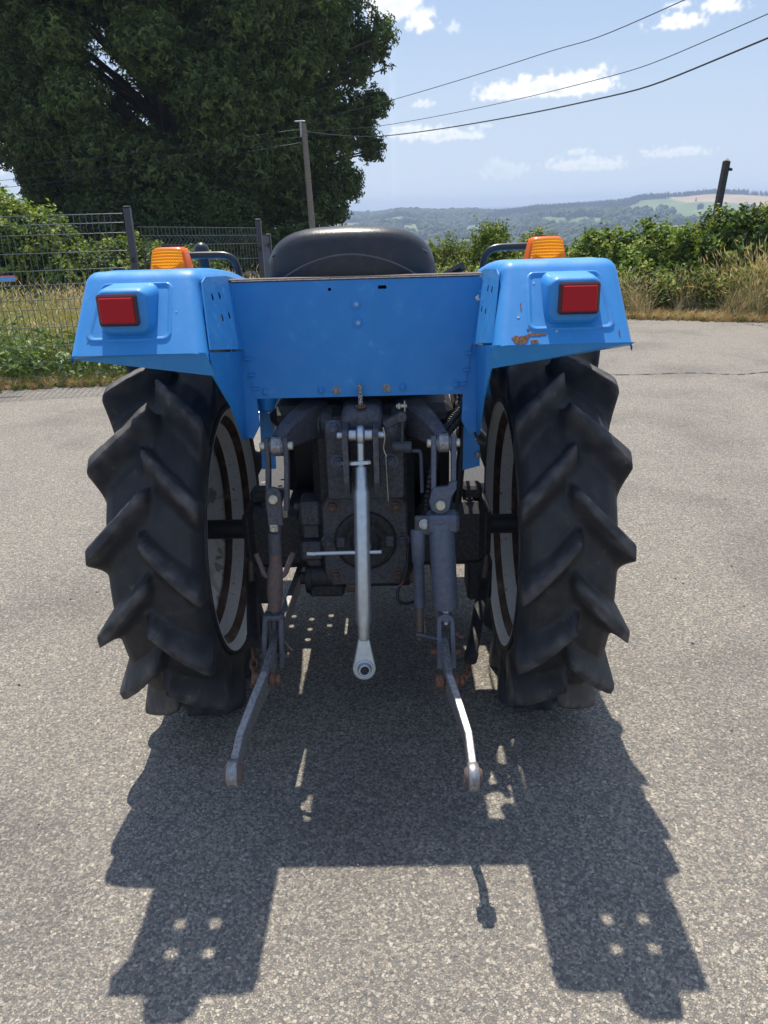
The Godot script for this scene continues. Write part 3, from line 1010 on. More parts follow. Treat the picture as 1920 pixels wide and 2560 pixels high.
func build_plants() -> void:
	var r := RandomNumberGenerator.new()
	r.seed = 55
	var lit := [Color(0.19, 0.26, 0.05), Color(0.25, 0.31, 0.065), Color(0.13, 0.20, 0.045), Color(0.31, 0.34, 0.08), Color(0.10, 0.155, 0.04)]
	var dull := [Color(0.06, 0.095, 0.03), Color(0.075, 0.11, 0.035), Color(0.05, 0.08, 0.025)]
	var olive := [Color(0.22, 0.255, 0.07), Color(0.26, 0.285, 0.085), Color(0.16, 0.21, 0.06), Color(0.31, 0.31, 0.11)]
	var big := sprig(10, 0.062, 0.046, 0.18, 6)
	var small := sprig(12, 0.048, 0.024, 0.15, 7)
	# hedge on the far side of the road, right of the tractor
	var hedge := [
		["small_leaved_shrub", "fine-leaved green shrub beside the black tractor seat", [[0.75, 0.5, -10.2, 0.38], [0.45, 0.45, -10.3, 0.35], [1.05, 0.55, -10.2, 0.4], [0.9, 0.25, -10.0, 0.4]], small, olive, 1.0],
		["leafy_shrub", "tallest upright hedge shrub, left of the right-hand amber lamp", [[1.55, 0.55, -10.2, 0.36], [1.6, 0.9, -10.25, 0.24], [1.58, 1.15, -10.25, 0.13], [1.75, 0.35, -10.0, 0.38], [1.35, 0.4, -10.1, 0.34]], small, lit, 1.1],
		["leafy_shrub", "leafy hedge shrub behind the right-hand amber lamp", [[2.1, 0.55, -9.9, 0.4], [2.45, 0.5, -9.75, 0.38], [2.2, 0.85, -9.95, 0.2], [1.95, 0.25, -9.7, 0.36], [2.5, 0.2, -9.5, 0.36]], big, olive, 0.9],
		["leafy_shrub", "broad-leaved hedge shrub just right of the blue fender", [[2.9, 0.5, -9.5, 0.42], [3.25, 0.6, -9.4, 0.4], [3.1, 0.86, -9.5, 0.18], [3.3, 0.25, -9.15, 0.4], [2.8, 0.2, -9.3, 0.36]], big, lit, 1.05],
		["leafy_shrub", "leafy hedge shrub left of the dark leaning post", [[3.7, 0.6, -9.3, 0.44], [4.05, 0.65, -9.15, 0.42], [3.85, 0.98, -9.3, 0.2], [3.8, 0.25, -8.9, 0.4]], big, lit, 1.0],
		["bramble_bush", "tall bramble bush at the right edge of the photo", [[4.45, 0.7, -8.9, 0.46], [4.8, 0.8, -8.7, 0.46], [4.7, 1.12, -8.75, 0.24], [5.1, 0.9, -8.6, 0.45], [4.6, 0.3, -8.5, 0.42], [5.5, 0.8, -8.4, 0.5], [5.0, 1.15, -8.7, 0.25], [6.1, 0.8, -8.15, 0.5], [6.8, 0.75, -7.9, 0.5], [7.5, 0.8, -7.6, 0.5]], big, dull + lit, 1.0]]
	for i in hedge.size():
		var h: Array = hedge[i]
		var cl := []
		for c in h[2]:
			cl.append([Vector3(c[0], c[1] * 0.80, c[2] - 0.2), c[3] * 0.95])
			# ragged shoots standing clear of the clump
			for k in 4:
				var d := Vector3(r.randf_range(-1, 1), r.randf_range(0.1, 1.0), r.randf_range(-0.6, 1.0)).normalized()
				cl.append([Vector3(c[0], c[1] * 0.80, c[2] - 0.2) + d * c[3] * r.randf_range(0.9, 1.25), r.randf_range(0.05, 0.10)])
		shrub(h[0], h[1], Vector3(h[2][0][0], 0, h[2][0][2]), cl, 170.0, h[3], M.shrub, h[4], 200 + i, h[5], "shrub", "hedge shrubs across the road")
	# bushes behind the fence on the left
	var lb := [
		["hazel_bush", "sunlit green bush behind the fence at the left edge", [[-6.3, 0.7, -10.6, 0.6], [-6.0, 1.2, -10.8, 0.42], [-5.5, 0.8, -10.9, 0.5], [-6.8, 1.1, -10.8, 0.5], [-5.6, 1.15, -11.1, 0.3], [-5.0, 0.4, -10.8, 0.5], [-6.3, 1.55, -11.0, 0.25]], big, lit, 1.2],
		["bramble_bush", "low bramble bush below the oak, left of the orange lamp", [[-4.4, 0.45, -10.8, 0.55], [-3.8, 0.35, -10.8, 0.5], [-4.1, 0.7, -11.0, 0.35], [-3.2, 0.3, -11.0, 0.5]], big, dull + lit, 1.0],
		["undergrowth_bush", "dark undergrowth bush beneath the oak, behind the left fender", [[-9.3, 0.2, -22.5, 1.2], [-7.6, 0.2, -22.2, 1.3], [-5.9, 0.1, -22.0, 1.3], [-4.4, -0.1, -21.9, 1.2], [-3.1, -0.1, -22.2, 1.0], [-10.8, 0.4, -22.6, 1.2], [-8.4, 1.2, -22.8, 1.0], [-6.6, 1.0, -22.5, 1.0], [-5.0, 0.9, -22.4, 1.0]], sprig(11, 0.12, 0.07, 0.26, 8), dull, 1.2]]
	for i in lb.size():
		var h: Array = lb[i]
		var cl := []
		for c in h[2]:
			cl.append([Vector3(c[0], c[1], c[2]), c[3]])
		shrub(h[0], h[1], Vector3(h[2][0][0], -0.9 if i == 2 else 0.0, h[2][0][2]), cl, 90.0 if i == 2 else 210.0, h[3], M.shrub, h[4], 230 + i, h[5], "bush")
	# tall dry grass in front of the hedge
	var xf := []
	var cc := []
	var edge_z := func(x: float) -> float:
		for i in edge.size() - 1:
			if x <= edge[i + 1].x:
				return lerpf(edge[i].y, edge[i + 1].y, (x - edge[i].x) / (edge[i + 1].x - edge[i].x))
		return 0.0
	for i in 4200:
		var x := r.randf_range(0.4, 7.5)
		var back := r.randf_range(0.4, 1.25)
		var clump := hump.get_noise_2d(x * 420.0, back * 300.0)
		var thick := smoothstep(3.9, 4.7, x)
		if clump < 0.12 - 0.35 * thick:
			continue
		var z: float = edge_z.call(x) - back
		xf.append(Transform3D(any_basis(r, 0.7, r.randf_range(0.4, 0.85) + r.randf() * 0.45 * thick), Vector3(x, 0, z)))
		var f := r.randf_range(0.75, 1.25)
		cc.append(Color(0.60 * f, 0.51 * f, 0.32 * f) if r.randf() < 0.75 else Color(0.30 * f, 0.31 * f, 0.11 * f))
	tag(scatter(self, "tall_grass", blades(6, 0.85, 0.0045, 0.75, 61, true), M.straw, xf, cc), "tall dry straw grass along the foot of the hedge", "grass")
	# short scorched verge
	xf = []
	cc = []
	for i in 2600:
		var x := r.randf_range(0.0, 6.8)
		var z: float = edge_z.call(x) - r.randf_range(-0.03, 0.75)
		xf.append(Transform3D(any_basis(r, 0.5, r.randf_range(0.6, 1.3)), Vector3(x, 0, z)))
		var f := r.randf_range(0.75, 1.25)
		cc.append(Color(0.50 * f, 0.38 * f, 0.19 * f) if r.randf() < 0.82 else Color(0.22 * f, 0.22 * f, 0.08 * f))
	tag(scatter(self, "verge_grass", blades(12, 0.14, 0.004, 0.9, 62), M.straw, xf, cc), "short scorched grass on the verge along the road", "grass")
	# nettles and leafy weeds at the hedge foot
	xf = []
	cc = []
	for i in 900:
		var x := r.randf_range(0.4, 6.0)
		var z: float = edge_z.call(x) - r.randf_range(0.7, 1.3)
		xf.append(Transform3D(any_basis(r, 0.5, r.randf_range(0.7, 1.4)), Vector3(x, r.randf_range(0.0, 0.35), z)))
		var k: Color = lit[r.randi() % 5]
		cc.append(k * r.randf_range(0.7, 1.2))
	tag(scatter(self, "hedge_weeds", sprig(10, 0.075, 0.04, 0.22, 9), M.weed, xf, cc), "low green weeds at the foot of the hedge", "weeds")
	# meadow behind the fence on the left
	xf = []
	cc = []
	var fx := []
	var fc := []
	var wx := []
	var wc := []
	for i in 7200:
		var x := r.randf_range(-7.5, -0.9)
		var z := r.randf_range(-11.5, -4.55)
		if x > -1.5 and z > -5.4:
			continue
		if x < -3.8 + (z + 4.5) * 0.62 - 0.6:
			continue
		if z > (edge_z.call(x) as float) - 0.04:
			continue
		var f := r.randf_range(0.75, 1.25)
		var patch := hump.get_noise_2d(x * 130.0, z * 130.0)
		var dry: bool = patch > 0.0 and z < -5.6
		var pos := Vector3(x, 0, z)
		if i % 3 == 0 and z < -5.2:
			fx.append(Transform3D(any_basis(r, 0.4, r.randf_range(0.6, 1.0)), pos))
			fc.append(Color(0.55 * f, 0.46 * f, 0.26 * f) if dry else Color(0.36 * f, 0.36 * f, 0.15 * f))
		else:
			xf.append(Transform3D(any_basis(r, 0.4, r.randf_range(0.5, 1.0) * (0.55 if z > -5.0 else 1.0)), pos))
			cc.append(Color(0.38 * f, 0.34 * f, 0.14 * f) if dry else Color(0.20 * f, 0.26 * f, 0.07 * f))
		if z > -6.2 and i % 2 == 0:
			wx.append(Transform3D(any_basis(r, 0.7, r.randf_range(0.8, 1.6)), pos + Vector3(0, r.randf_range(0.0, 0.16), 0)))
			wc.append([Color(0.15, 0.23, 0.07), Color(0.19, 0.26, 0.11), Color(0.12, 0.19, 0.05), Color(0.28, 0.34, 0.19)][r.randi() % 4] * r.randf_range(0.8, 1.2))
	tag(scatter(self, "meadow_grass", blades(11, 0.42, 0.0045, 0.8, 63), M.weed, xf, cc), "rough green and yellow grass behind the wire fence", "grass")
	tag(scatter(self, "seeding_grass", blades(7, 0.62, 0.0035, 0.7, 64, true), M.straw, fx, fc), "pale seeding grass stalks behind the wire fence", "grass")
	tag(scatter(self, "broadleaf_weeds", sprig(7, 0.085, 0.034, 0.16, 10), M.weed, wx, wc), "broad-leaved weeds at the foot of the wire fence", "weeds")
	# dry litter and creeping tufts along the left kerbless edge
	xf = []
	cc = []
	for i in 900:
		var x := r.randf_range(-4.6, -1.2)
		var z: float = edge_z.call(x) - r.randf_range(-0.05, 0.22)
		xf.append(Transform3D(any_basis(r, 0.9, r.randf_range(0.5, 1.1)), Vector3(x, 0, z)))
		var f := r.randf_range(0.75, 1.25)
		cc.append(Color(0.5 * f, 0.36 * f, 0.19 * f) if r.randf() < 0.7 else Color(0.19 * f, 0.27 * f, 0.07 * f))
	tag(scatter(self, "edge_grass", blades(12, 0.12, 0.004, 0.9, 65), M.straw, xf, cc), "dry grass tufts along the left edge of the asphalt", "grass")

# ------------------------------------------------------------------ fence, poles, wires
func build_fence() -> void:
	# each bay of rigid mesh is one thing with its wires as parts; posts stand on their own
	var bays := [
		[Vector3(-4.60, 0, -4.42), Vector3(-2.19, 0, -4.86), 1.40, "mesh fence bay at the left edge, in front of the meadow", 0.0],
		[Vector3(-2.10, 0, -4.90), Vector3(-1.32, 0, -6.42), 1.29, "mesh fence bay between the two dark posts left of the seat", -0.06],
		[Vector3(-1.31, 0, -6.50), Vector3(-1.41, 0, -7.75), 1.16, "mesh fence bay running away behind the post nearest the seat", -0.05]]
	var xmesh := BoxMesh.new()
	for b in bays:
		var t := Node3D.new()
		t.name = "mesh_fence"
		add_child(t, true)
		t.position = b[0]
		tag(t, b[3], "fence", "wire mesh fence bays")
		var d: Vector3 = b[1] - b[0]
		var length := d.length()
		var u := d.normalized()
		var out := u.cross(Vector3.UP).normalized() * -1.0
		if out.z < 0:
			out = -out
		var top: float = b[2]
		var drop: float = b[4]
		# V-shaped folds near the top and lower down
		var prof := [[top, 0.0], [top - 0.075, 0.0], [top - 0.108, 0.045], [top - 0.145, 0.0], [0.72, 0.0], [0.69, 0.042], [0.64, 0.0], [0.06, 0.0]]
		var levels := [[top - 0.004, 0.0], [top - 0.075, 0.0], [top - 0.155, 0.0], [top - 0.30, 0.0], [top - 0.44, 0.0], [0.845, 0.0], [0.72, 0.0], [0.64, 0.0], [0.49, 0.0], [0.33, 0.0], [0.19, 0.0], [0.07, 0.0]]
		for lv in levels:
			var st := start()
			tube(st, [out * (lv[1] + 0.004) + Vector3(0, lv[0], 0), out * (lv[1] + 0.004) + u * length + Vector3(0, lv[0] + drop, 0)], 0.0034, 6)
			part(t, "horizontal_wire", st, M.fence_wire)
		var st2 := start()
		var pts := []
		for q in prof:
			pts.append(out * q[1] + Vector3(0, q[0], 0))
		tube(st2, pts, 0.0030, 5)
		var vm := commit(st2)
		var n := int(length / 0.05)
		for i in range(1, n):
			var o := part(t, "vertical_wire", vm, M.fence_wire)
			o.position = u * (i * 0.05) + Vector3(0, drop * i / n, 0)
	for p in [[Vector3(-2.15, 0, -4.88), 1.44, "dark square fence post with domed cap behind the left fender"], [Vector3(-1.31, 0, -6.46), 1.30, "dark square fence post just left of the black seat"], [Vector3(-1.42, 0, -7.80), 1.12, "shorter far fence post touching the left side of the seat"]]:
		var t := Node3D.new()
		t.name = "fence_post"
		add_child(t, true)
		t.position = p[0]
		tag(t, p[2], "post", "fence posts")
		var st := start()
		box(st, Vector3(0, p[1] * 0.5 - 0.15, 0), Vector3(0.055, p[1] + 0.3, 0.055), 0.005)
		part(t, "shaft", st, M.fence)
		st = start()
		box(st, Vector3(0, p[1] + 0.006, 0), Vector3(0.058, 0.02, 0.058), 0.009)
		part(t, "cap", st, M.black)
		st = start()
		for h in [0.25, 0.7, 1.02]:
			box(st, Vector3(0.0, h, 0.032), Vector3(0.03, 0.04, 0.012), 0.003)
		part(t, "clip", st, M.black)
	# the far fence seen through the near one
	var t2 := Node3D.new()
	t2.name = "far_mesh_fence"
	add_child(t2)
	t2.position = Vector3(-7.3, -0.1, -10.2)
	tag(t2, "low dark mesh fence far behind the meadow, half hidden by weeds", "fence")
	for lv in [0.72, 0.62, 0.52, 0.36, 0.2]:
		var st := start()
		tube(st, [Vector3(0, lv, 0), Vector3(5.2, lv - 0.25, -0.6)], 0.004, 6)
		part(t2, "horizontal_wire", st, M.fence)
	for k in 4:
		var st := start()
		var x := 0.15 + k * 1.6
		box(st, Vector3(x, 0.30 - x * 0.05, -x * 0.115), Vector3(0.06, 0.95, 0.06), 0.006)
		part(t2, "post", st, M.fence)
	for i in 100:
		var st := start()
		var x := 0.05 * (i + 1)
		var dy := -x * 0.048
		tube(st, [Vector3(x, 0.72 + dy, -x * 0.115), Vector3(x, 0.64 + dy, -x * 0.115), Vector3(x, 0.61 + dy, -x * 0.115 + 0.03), Vector3(x, 0.55 + dy, -x * 0.115), Vector3(x, 0.0 + dy, -x * 0.115)], 0.003, 4)
		part(t2, "vertical_wire", st, M.fence)
	# corner of a blue sign fixed to the near fence
	var s := Node3D.new()
	s.name = "fence_sign"
	add_child(s)
	s.position = Vector3(-3.30, 0.90, -4.60)
	tag(s, "blue sign corner with white and red rim at the left edge", "sign")
	var st3 := start()
	plate(st3, Vector3.ZERO, Vector3(0.985, 0, -0.17), Vector3.UP, [Vector2(-0.4, -0.015), Vector2(0.20, -0.015), Vector2(0.222, 0.004), Vector2(0.20, 0.034), Vector2(-0.4, 0.034)], 0.004, 0.0005)
	part(s, "rim", st3, plain(Color(0.7, 0.2, 0.15), 0.4))
	st3 = start()
	plate(st3, Vector3(0, 0, 0.0045), Vector3(0.985, 0, -0.17), Vector3.UP, [Vector2(-0.4, -0.009), Vector2(0.196, -0.009), Vector2(0.21, 0.005), Vector2(0.196, 0.026), Vector2(-0.4, 0.026)], 0.003, 0.0004)
	part(s, "panel", st3, plain(Color(0.12, 0.36, 0.7), 0.35))

func build_poles() -> void:
	var p := Node3D.new()
	p.name = "utility_pole"
	add_child(p)
	var foot := Vector3(-2.02, -1.0, -20.0)
	p.position = foot
	tag(p, "weathered wooden utility pole in front of the oak", "pole")
	var st := start()
	var top := Vector3(-2.29, 3.62, -21.3) - foot
	tube(st, [Vector3(0, -0.3, 0), top * 0.5, top], [0.10, 0.085, 0.072], 14)
	part(p, "shaft", st, M.wood)
	st = start()
	box(st, top + Vector3(-0.09, 0.06, 0.05), Vector3(0.30, 0.035, 0.035), 0.006)
	box(st, top + Vector3(-0.07, -0.13, 0.08), Vector3(0.05, 0.42, 0.03), 0.006)
	part(p, "bracket", st, M.galv)
	st = start()
	cyl(st, top + Vector3(0, -0.22, -0.02), top + Vector3(0, -0.16, -0.02), 0.085, -1, 14)
	part(p, "strap", st, M.galv)
	var q := Node3D.new()
	q.name = "leaning_post"
	add_child(q)
	q.position = Vector3(4.97, -0.4, -10.7)
	tag(q, "dark leaning wooden post rising from the hedge", "post")
	st = start()
	var up := Vector3(0.135, 1.0, -0.15).normalized()
	var bs := Basis(Vector3(1, -0.135, 0).normalized(), up, Vector3(1, -0.135, 0).normalized().cross(up).normalized()) * Basis(Vector3.UP, 0.35)
	box(st, up * 1.15, Vector3(0.095, 2.45, 0.085), 0.008, bs)
	part(q, "shaft", st, M.wood_dark)
	st = start()
	for c in [[-1, -1], [1, -1], [1, 1], [-1, 1]]:
		var i: int = [[-1, -1], [1, -1], [1, 1], [-1, 1]].find(c)
		var dn: Array = [[-1, -1], [1, -1], [1, 1], [-1, 1]][(i + 1) % 4]
		var a := up * 2.372 + bs * Vector3(c[0] * 0.04, 0, c[1] * 0.036)
		var b := up * 2.372 + bs * Vector3(dn[0] * 0.04, 0, dn[1] * 0.036)
		face(st, [a, b, up * 2.425], up * 2.3)
	part(q, "pointed_top", st, M.wood)
	st = start()
	cyl(st, up * 2.26 + bs * Vector3(0.03, 0, 0.04), up * 2.26 + bs * Vector3(0.09, 0, 0.04), 0.022)
	part(q, "insulator_stub", st, M.wood_dark)
	# overhead wires
	var wires := [
		["lowest and thickest overhead cable crossing the sky to the wooden pole", [Vector3(-2.27, 3.42, -21.24), Vector3(-0.127, 3.027, -18.446), Vector3(2.959, 2.824, -11.448), Vector3(4.283, 3.02, -7.793), Vector3(7.5, 4.2, 2.0)], 0.011],
		["middle thin overhead wire crossing the sky", [Vector3(-3.2, 3.55, -22.6), Vector3(-0.185, 3.307, -19.092), Vector3(3.204, 3.237, -12.69), Vector3(4.535, 3.38, -8.476), Vector3(7.8, 4.4, 2.0)], 0.006],
		["highest overhead wire crossing the sky at the top right", [Vector3(-3.3, 3.9, -25.0), Vector3(-0.116, 3.838, -19.302), Vector3(2.781, 3.91, -14.019), Vector3(4.135, 3.924, -10.293), Vector3(8.2, 4.6, 2.0)], 0.007],
		["upper of three thin wires left of the oak", [Vector3(-24.0, 2.2, -19.0), Vector3(-10.1, 2.669, -19.707), Vector3(-2.3, 3.5, -21.3)], 0.006],
		["middle of three thin wires left of the oak", [Vector3(-24.0, 1.9, -19.0), Vector3(-10.1, 2.355, -19.584), Vector3(-2.3, 3.3, -21.2)], 0.006],
		["lowest of three thin wires left of the oak", [Vector3(-24.0, 1.7, -19.0), Vector3(-10.1, 2.175, -19.513), Vector3(-2.3, 3.15, -21.1)], 0.006]]
	for w in wires:
		st = start()
		tube(st, smooth_path(w[1], 10), w[2], 6, false)
		tag(part(self, "overhead_wire", st, M.wire), w[0], "wire", "overhead wires")

# ------------------------------------------------------------------ tractor
var scuff := fnoise(FastNoiseLite.TYPE_SIMPLEX_SMOOTH, 20.0, 91, 2)
const AX := 0.50
func sample(tab: Array, a: float) -> Vector2:
	for i in tab.size() - 1:
		if a <= tab[i + 1][0]:
			var t: float = (a - tab[i][0]) / (tab[i + 1][0] - tab[i][0])
			return (tab[i][1] as Vector2).lerp(tab[i + 1][1], t)
	return tab[tab.size() - 1][1]

func tyre_mesh(side: float, phase: float, lugs: int, R: float, xc: float, halfw: float, cy: float, cz: float, lug_h: float) -> ArrayMesh:
	var k := halfw / 0.142
	var q := R / 0.53
	var base := [[0.0, Vector2(0, R - lug_h)], [0.35, Vector2(0.05 * k, R - lug_h - 0.002 * q)], [0.6, Vector2(0.09 * k, R - lug_h - 0.010 * q)], [0.75, Vector2(0.108 * k, R - lug_h - 0.022 * q)], [0.85, Vector2(0.118 * k, R - lug_h - 0.038 * q)], [0.92, Vector2(0.125 * k, R - lug_h - 0.060 * q)], [0.96, Vector2(0.128 * k, R - lug_h - 0.085 * q)], [1.0, Vector2(0.118 * k, R * 0.683)]]
	var high := [[0.0, Vector2(0, R)], [0.35, Vector2(0.052 * k, R - 0.001)], [0.6, Vector2(0.092 * k, R - 0.003)], [0.75, Vector2(0.118 * k, R - 0.006)], [0.85, Vector2(0.135 * k, R - 0.010)], [0.90, Vector2(0.142 * k, R - 0.018)], [0.945, Vector2(0.139 * k, R - 0.065 * q)], [0.975, Vector2(0.132 * k, R - lug_h - 0.095 * q)], [1.0, Vector2(0.118 * k, R * 0.683)]]
	var vs := []
	for i in 53:
		var v := -1.0 + i / 26.0
		vs.append(signf(v) * pow(absf(v), 0.8))
	var nt := lugs * (44 if R > 0.4 else 20)
	var pitch := TAU / lugs
	var skew := 0.27 * 15.0 / lugs
	var rows := []
	var tints := []
	for j in nt:
		var a := TAU * j / nt
		var row := PackedVector3Array()
		var tint := PackedColorArray()
		for v: float in vs:
			var av := absf(v)
			var b := sample(base, av)
			var h := sample(high, av)
			var mask := 0.0
			for sgn in [1.0, -1.0]:
				var w := v * float(sgn)
				if w < -0.1:
					continue
				var off := 0.0 if sgn > 0 else pitch * 0.5
				var al := phase + off - skew * (1.0 - minf(w, 0.92) / 0.9)
				var t := fposmod(a - al + pitch * 0.5, pitch) - pitch * 0.5
				t *= R
				var half := lerpf(0.011, 0.019, clampf(w, 0, 1)) * q
				var m1 := 0.0
				if t < 0:
					m1 = 1.0 - clampf((-t - half) / (0.022 * q), 0, 1)
				else:
					var x := clampf((t - half) / (0.068 * q), 0, 1)
					m1 = pow(1.0 - x, 2.2) if x > 0.0 else 1.0
				m1 *= smoothstep(-0.1, -0.03, w)
				mask = maxf(mask, m1)
			var pnt := b.lerp(h, mask)
			var y := cy + pnt.y * cos(a)
			var x2 := side * xc + pnt.x * signf(v) * side
			if y < 0.012:
				# carcass bulges a little where it carries the weight
				y = maxf(y, 0.0015)
			row.append(Vector3(x2, y, cz + pnt.y * sin(a)))
			# pale scuffed dirt ground into the lug faces
			var dirt := smoothstep(0.30, 1.0, mask) * clampf(0.42 + 1.1 * scuff.get_noise_3d(x2, y, row[row.size() - 1].z), 0.0, 1.0) * (1.0 if av < 0.93 else 0.0)
			tint.append(Color(0.2, 0.2, 0.2).lerp(Color(0.66, 0.60, 0.53), dirt))
		rows.append(row)
		tints.append(tint)
	var st := start()
	st.set_smooth_group(1)
	for j in nt:
		var r0: PackedVector3Array = rows[j]
		var r1: PackedVector3Array = rows[(j + 1) % nt]
		for i in vs.size() - 1:
			var order := [0, 2, 1, 0, 3, 2] if side > 0 else [0, 1, 2, 0, 2, 3]
			var c0: PackedColorArray = tints[j]
			var c1: PackedColorArray = tints[(j + 1) % nt]
			var cq := [c0[i], c0[i + 1], c1[i + 1], c1[i]]
			var pq := [r0[i], r0[i + 1], r1[i + 1], r1[i]]
			for o: int in order:
				st.set_color(cq[o])
				st.add_vertex(pq[o])
	return commit(st)

func build_wheel(side: float, phase: float, called: String, label: String) -> void:
	var w := group_part(tractor, called, label)
	part(w, "tyre", tyre_mesh(side, phase, 15, 0.53, 0.4985, 0.1285, AX, 0.0, 0.058), M.rubber)
	var c := Vector3(side * 0.4985, AX, 0)
	var ax := Vector3(side, 0, 0)
	var st := start()
	# barrel with both flanges: outside under the tyre, then the enamelled inside
	lathe(st, c, ax, [Vector2(0.350, -0.108), Vector2(0.338, -0.085), Vector2(0.322, -0.06), Vector2(0.322, 0.03), Vector2(0.338, 0.07), Vector2(0.350, 0.108), Vector2(0.366, 0.112), Vector2(0.366, 0.121)], 72)
	lathe(st, c, ax, [Vector2(0.312, -0.072), Vector2(0.308, -0.05), Vector2(0.308, 0.032), Vector2(0.330, 0.072), Vector2(0.345, 0.12), Vector2(0.366, 0.121)], 72, true)
	part(w, "rim", st, M.enamel)
	st = start()
	lathe(st, c, ax, [Vector2(0.352, -0.1145), Vector2(0.344, -0.113), Vector2(0.340, -0.106), Vector2(0.332, -0.092)], 72, true)
	part(w, "rim_lip", st, M.enamel)
	st = start()
	lathe(st, c, ax, [Vector2(0.352, -0.1145), Vector2(0.362, -0.114), Vector2(0.363, -0.106), Vector2(0.352, -0.100)], 72)
	part(w, "rim_flange", st, M.cast_dark)
	st = start()
	lathe(st, c, ax, [Vector2(0.332, -0.092), Vector2(0.324, -0.083), Vector2(0.3125, -0.0725)], 72, true)
	part(w, "rust_ring", st, M.rim_edge)
	st = start()
	lathe(st, c, ax, [Vector2(0.3075, -0.034), Vector2(0.306, -0.022), Vector2(0.290, -0.0155)], 72, true)
	part(w, "weld_ring", st, M.rim_edge)
	st = start()
	lathe(st, c, ax, [Vector2(0.05, 0.09), Vector2(0.12, 0.09), Vector2(0.15, 0.082), Vector2(0.22, 0.04), Vector2(0.28, -0.005), Vector2(0.312, -0.022)], 72)
	lathe(st, c, ax, [Vector2(0.312, -0.014), Vector2(0.28, 0.003), Vector2(0.22, 0.048), Vector2(0.15, 0.09), Vector2(0.12, 0.098), Vector2(0.05, 0.098)], 72)
	part(w, "wheel_disc", st, M.rim)
	for i in 6:
		var a := TAU * i / 6
		st = start()
		bolt(st, c + Vector3(side * 0.09, cos(a) * 0.085, sin(a) * 0.085), -ax, 0.012)
		part(w, "wheel_bolt", st, M.rusty_cast)

func fender_face_z(y: float) -> float:
	return 0.545 - (y - 1.105) * 0.80

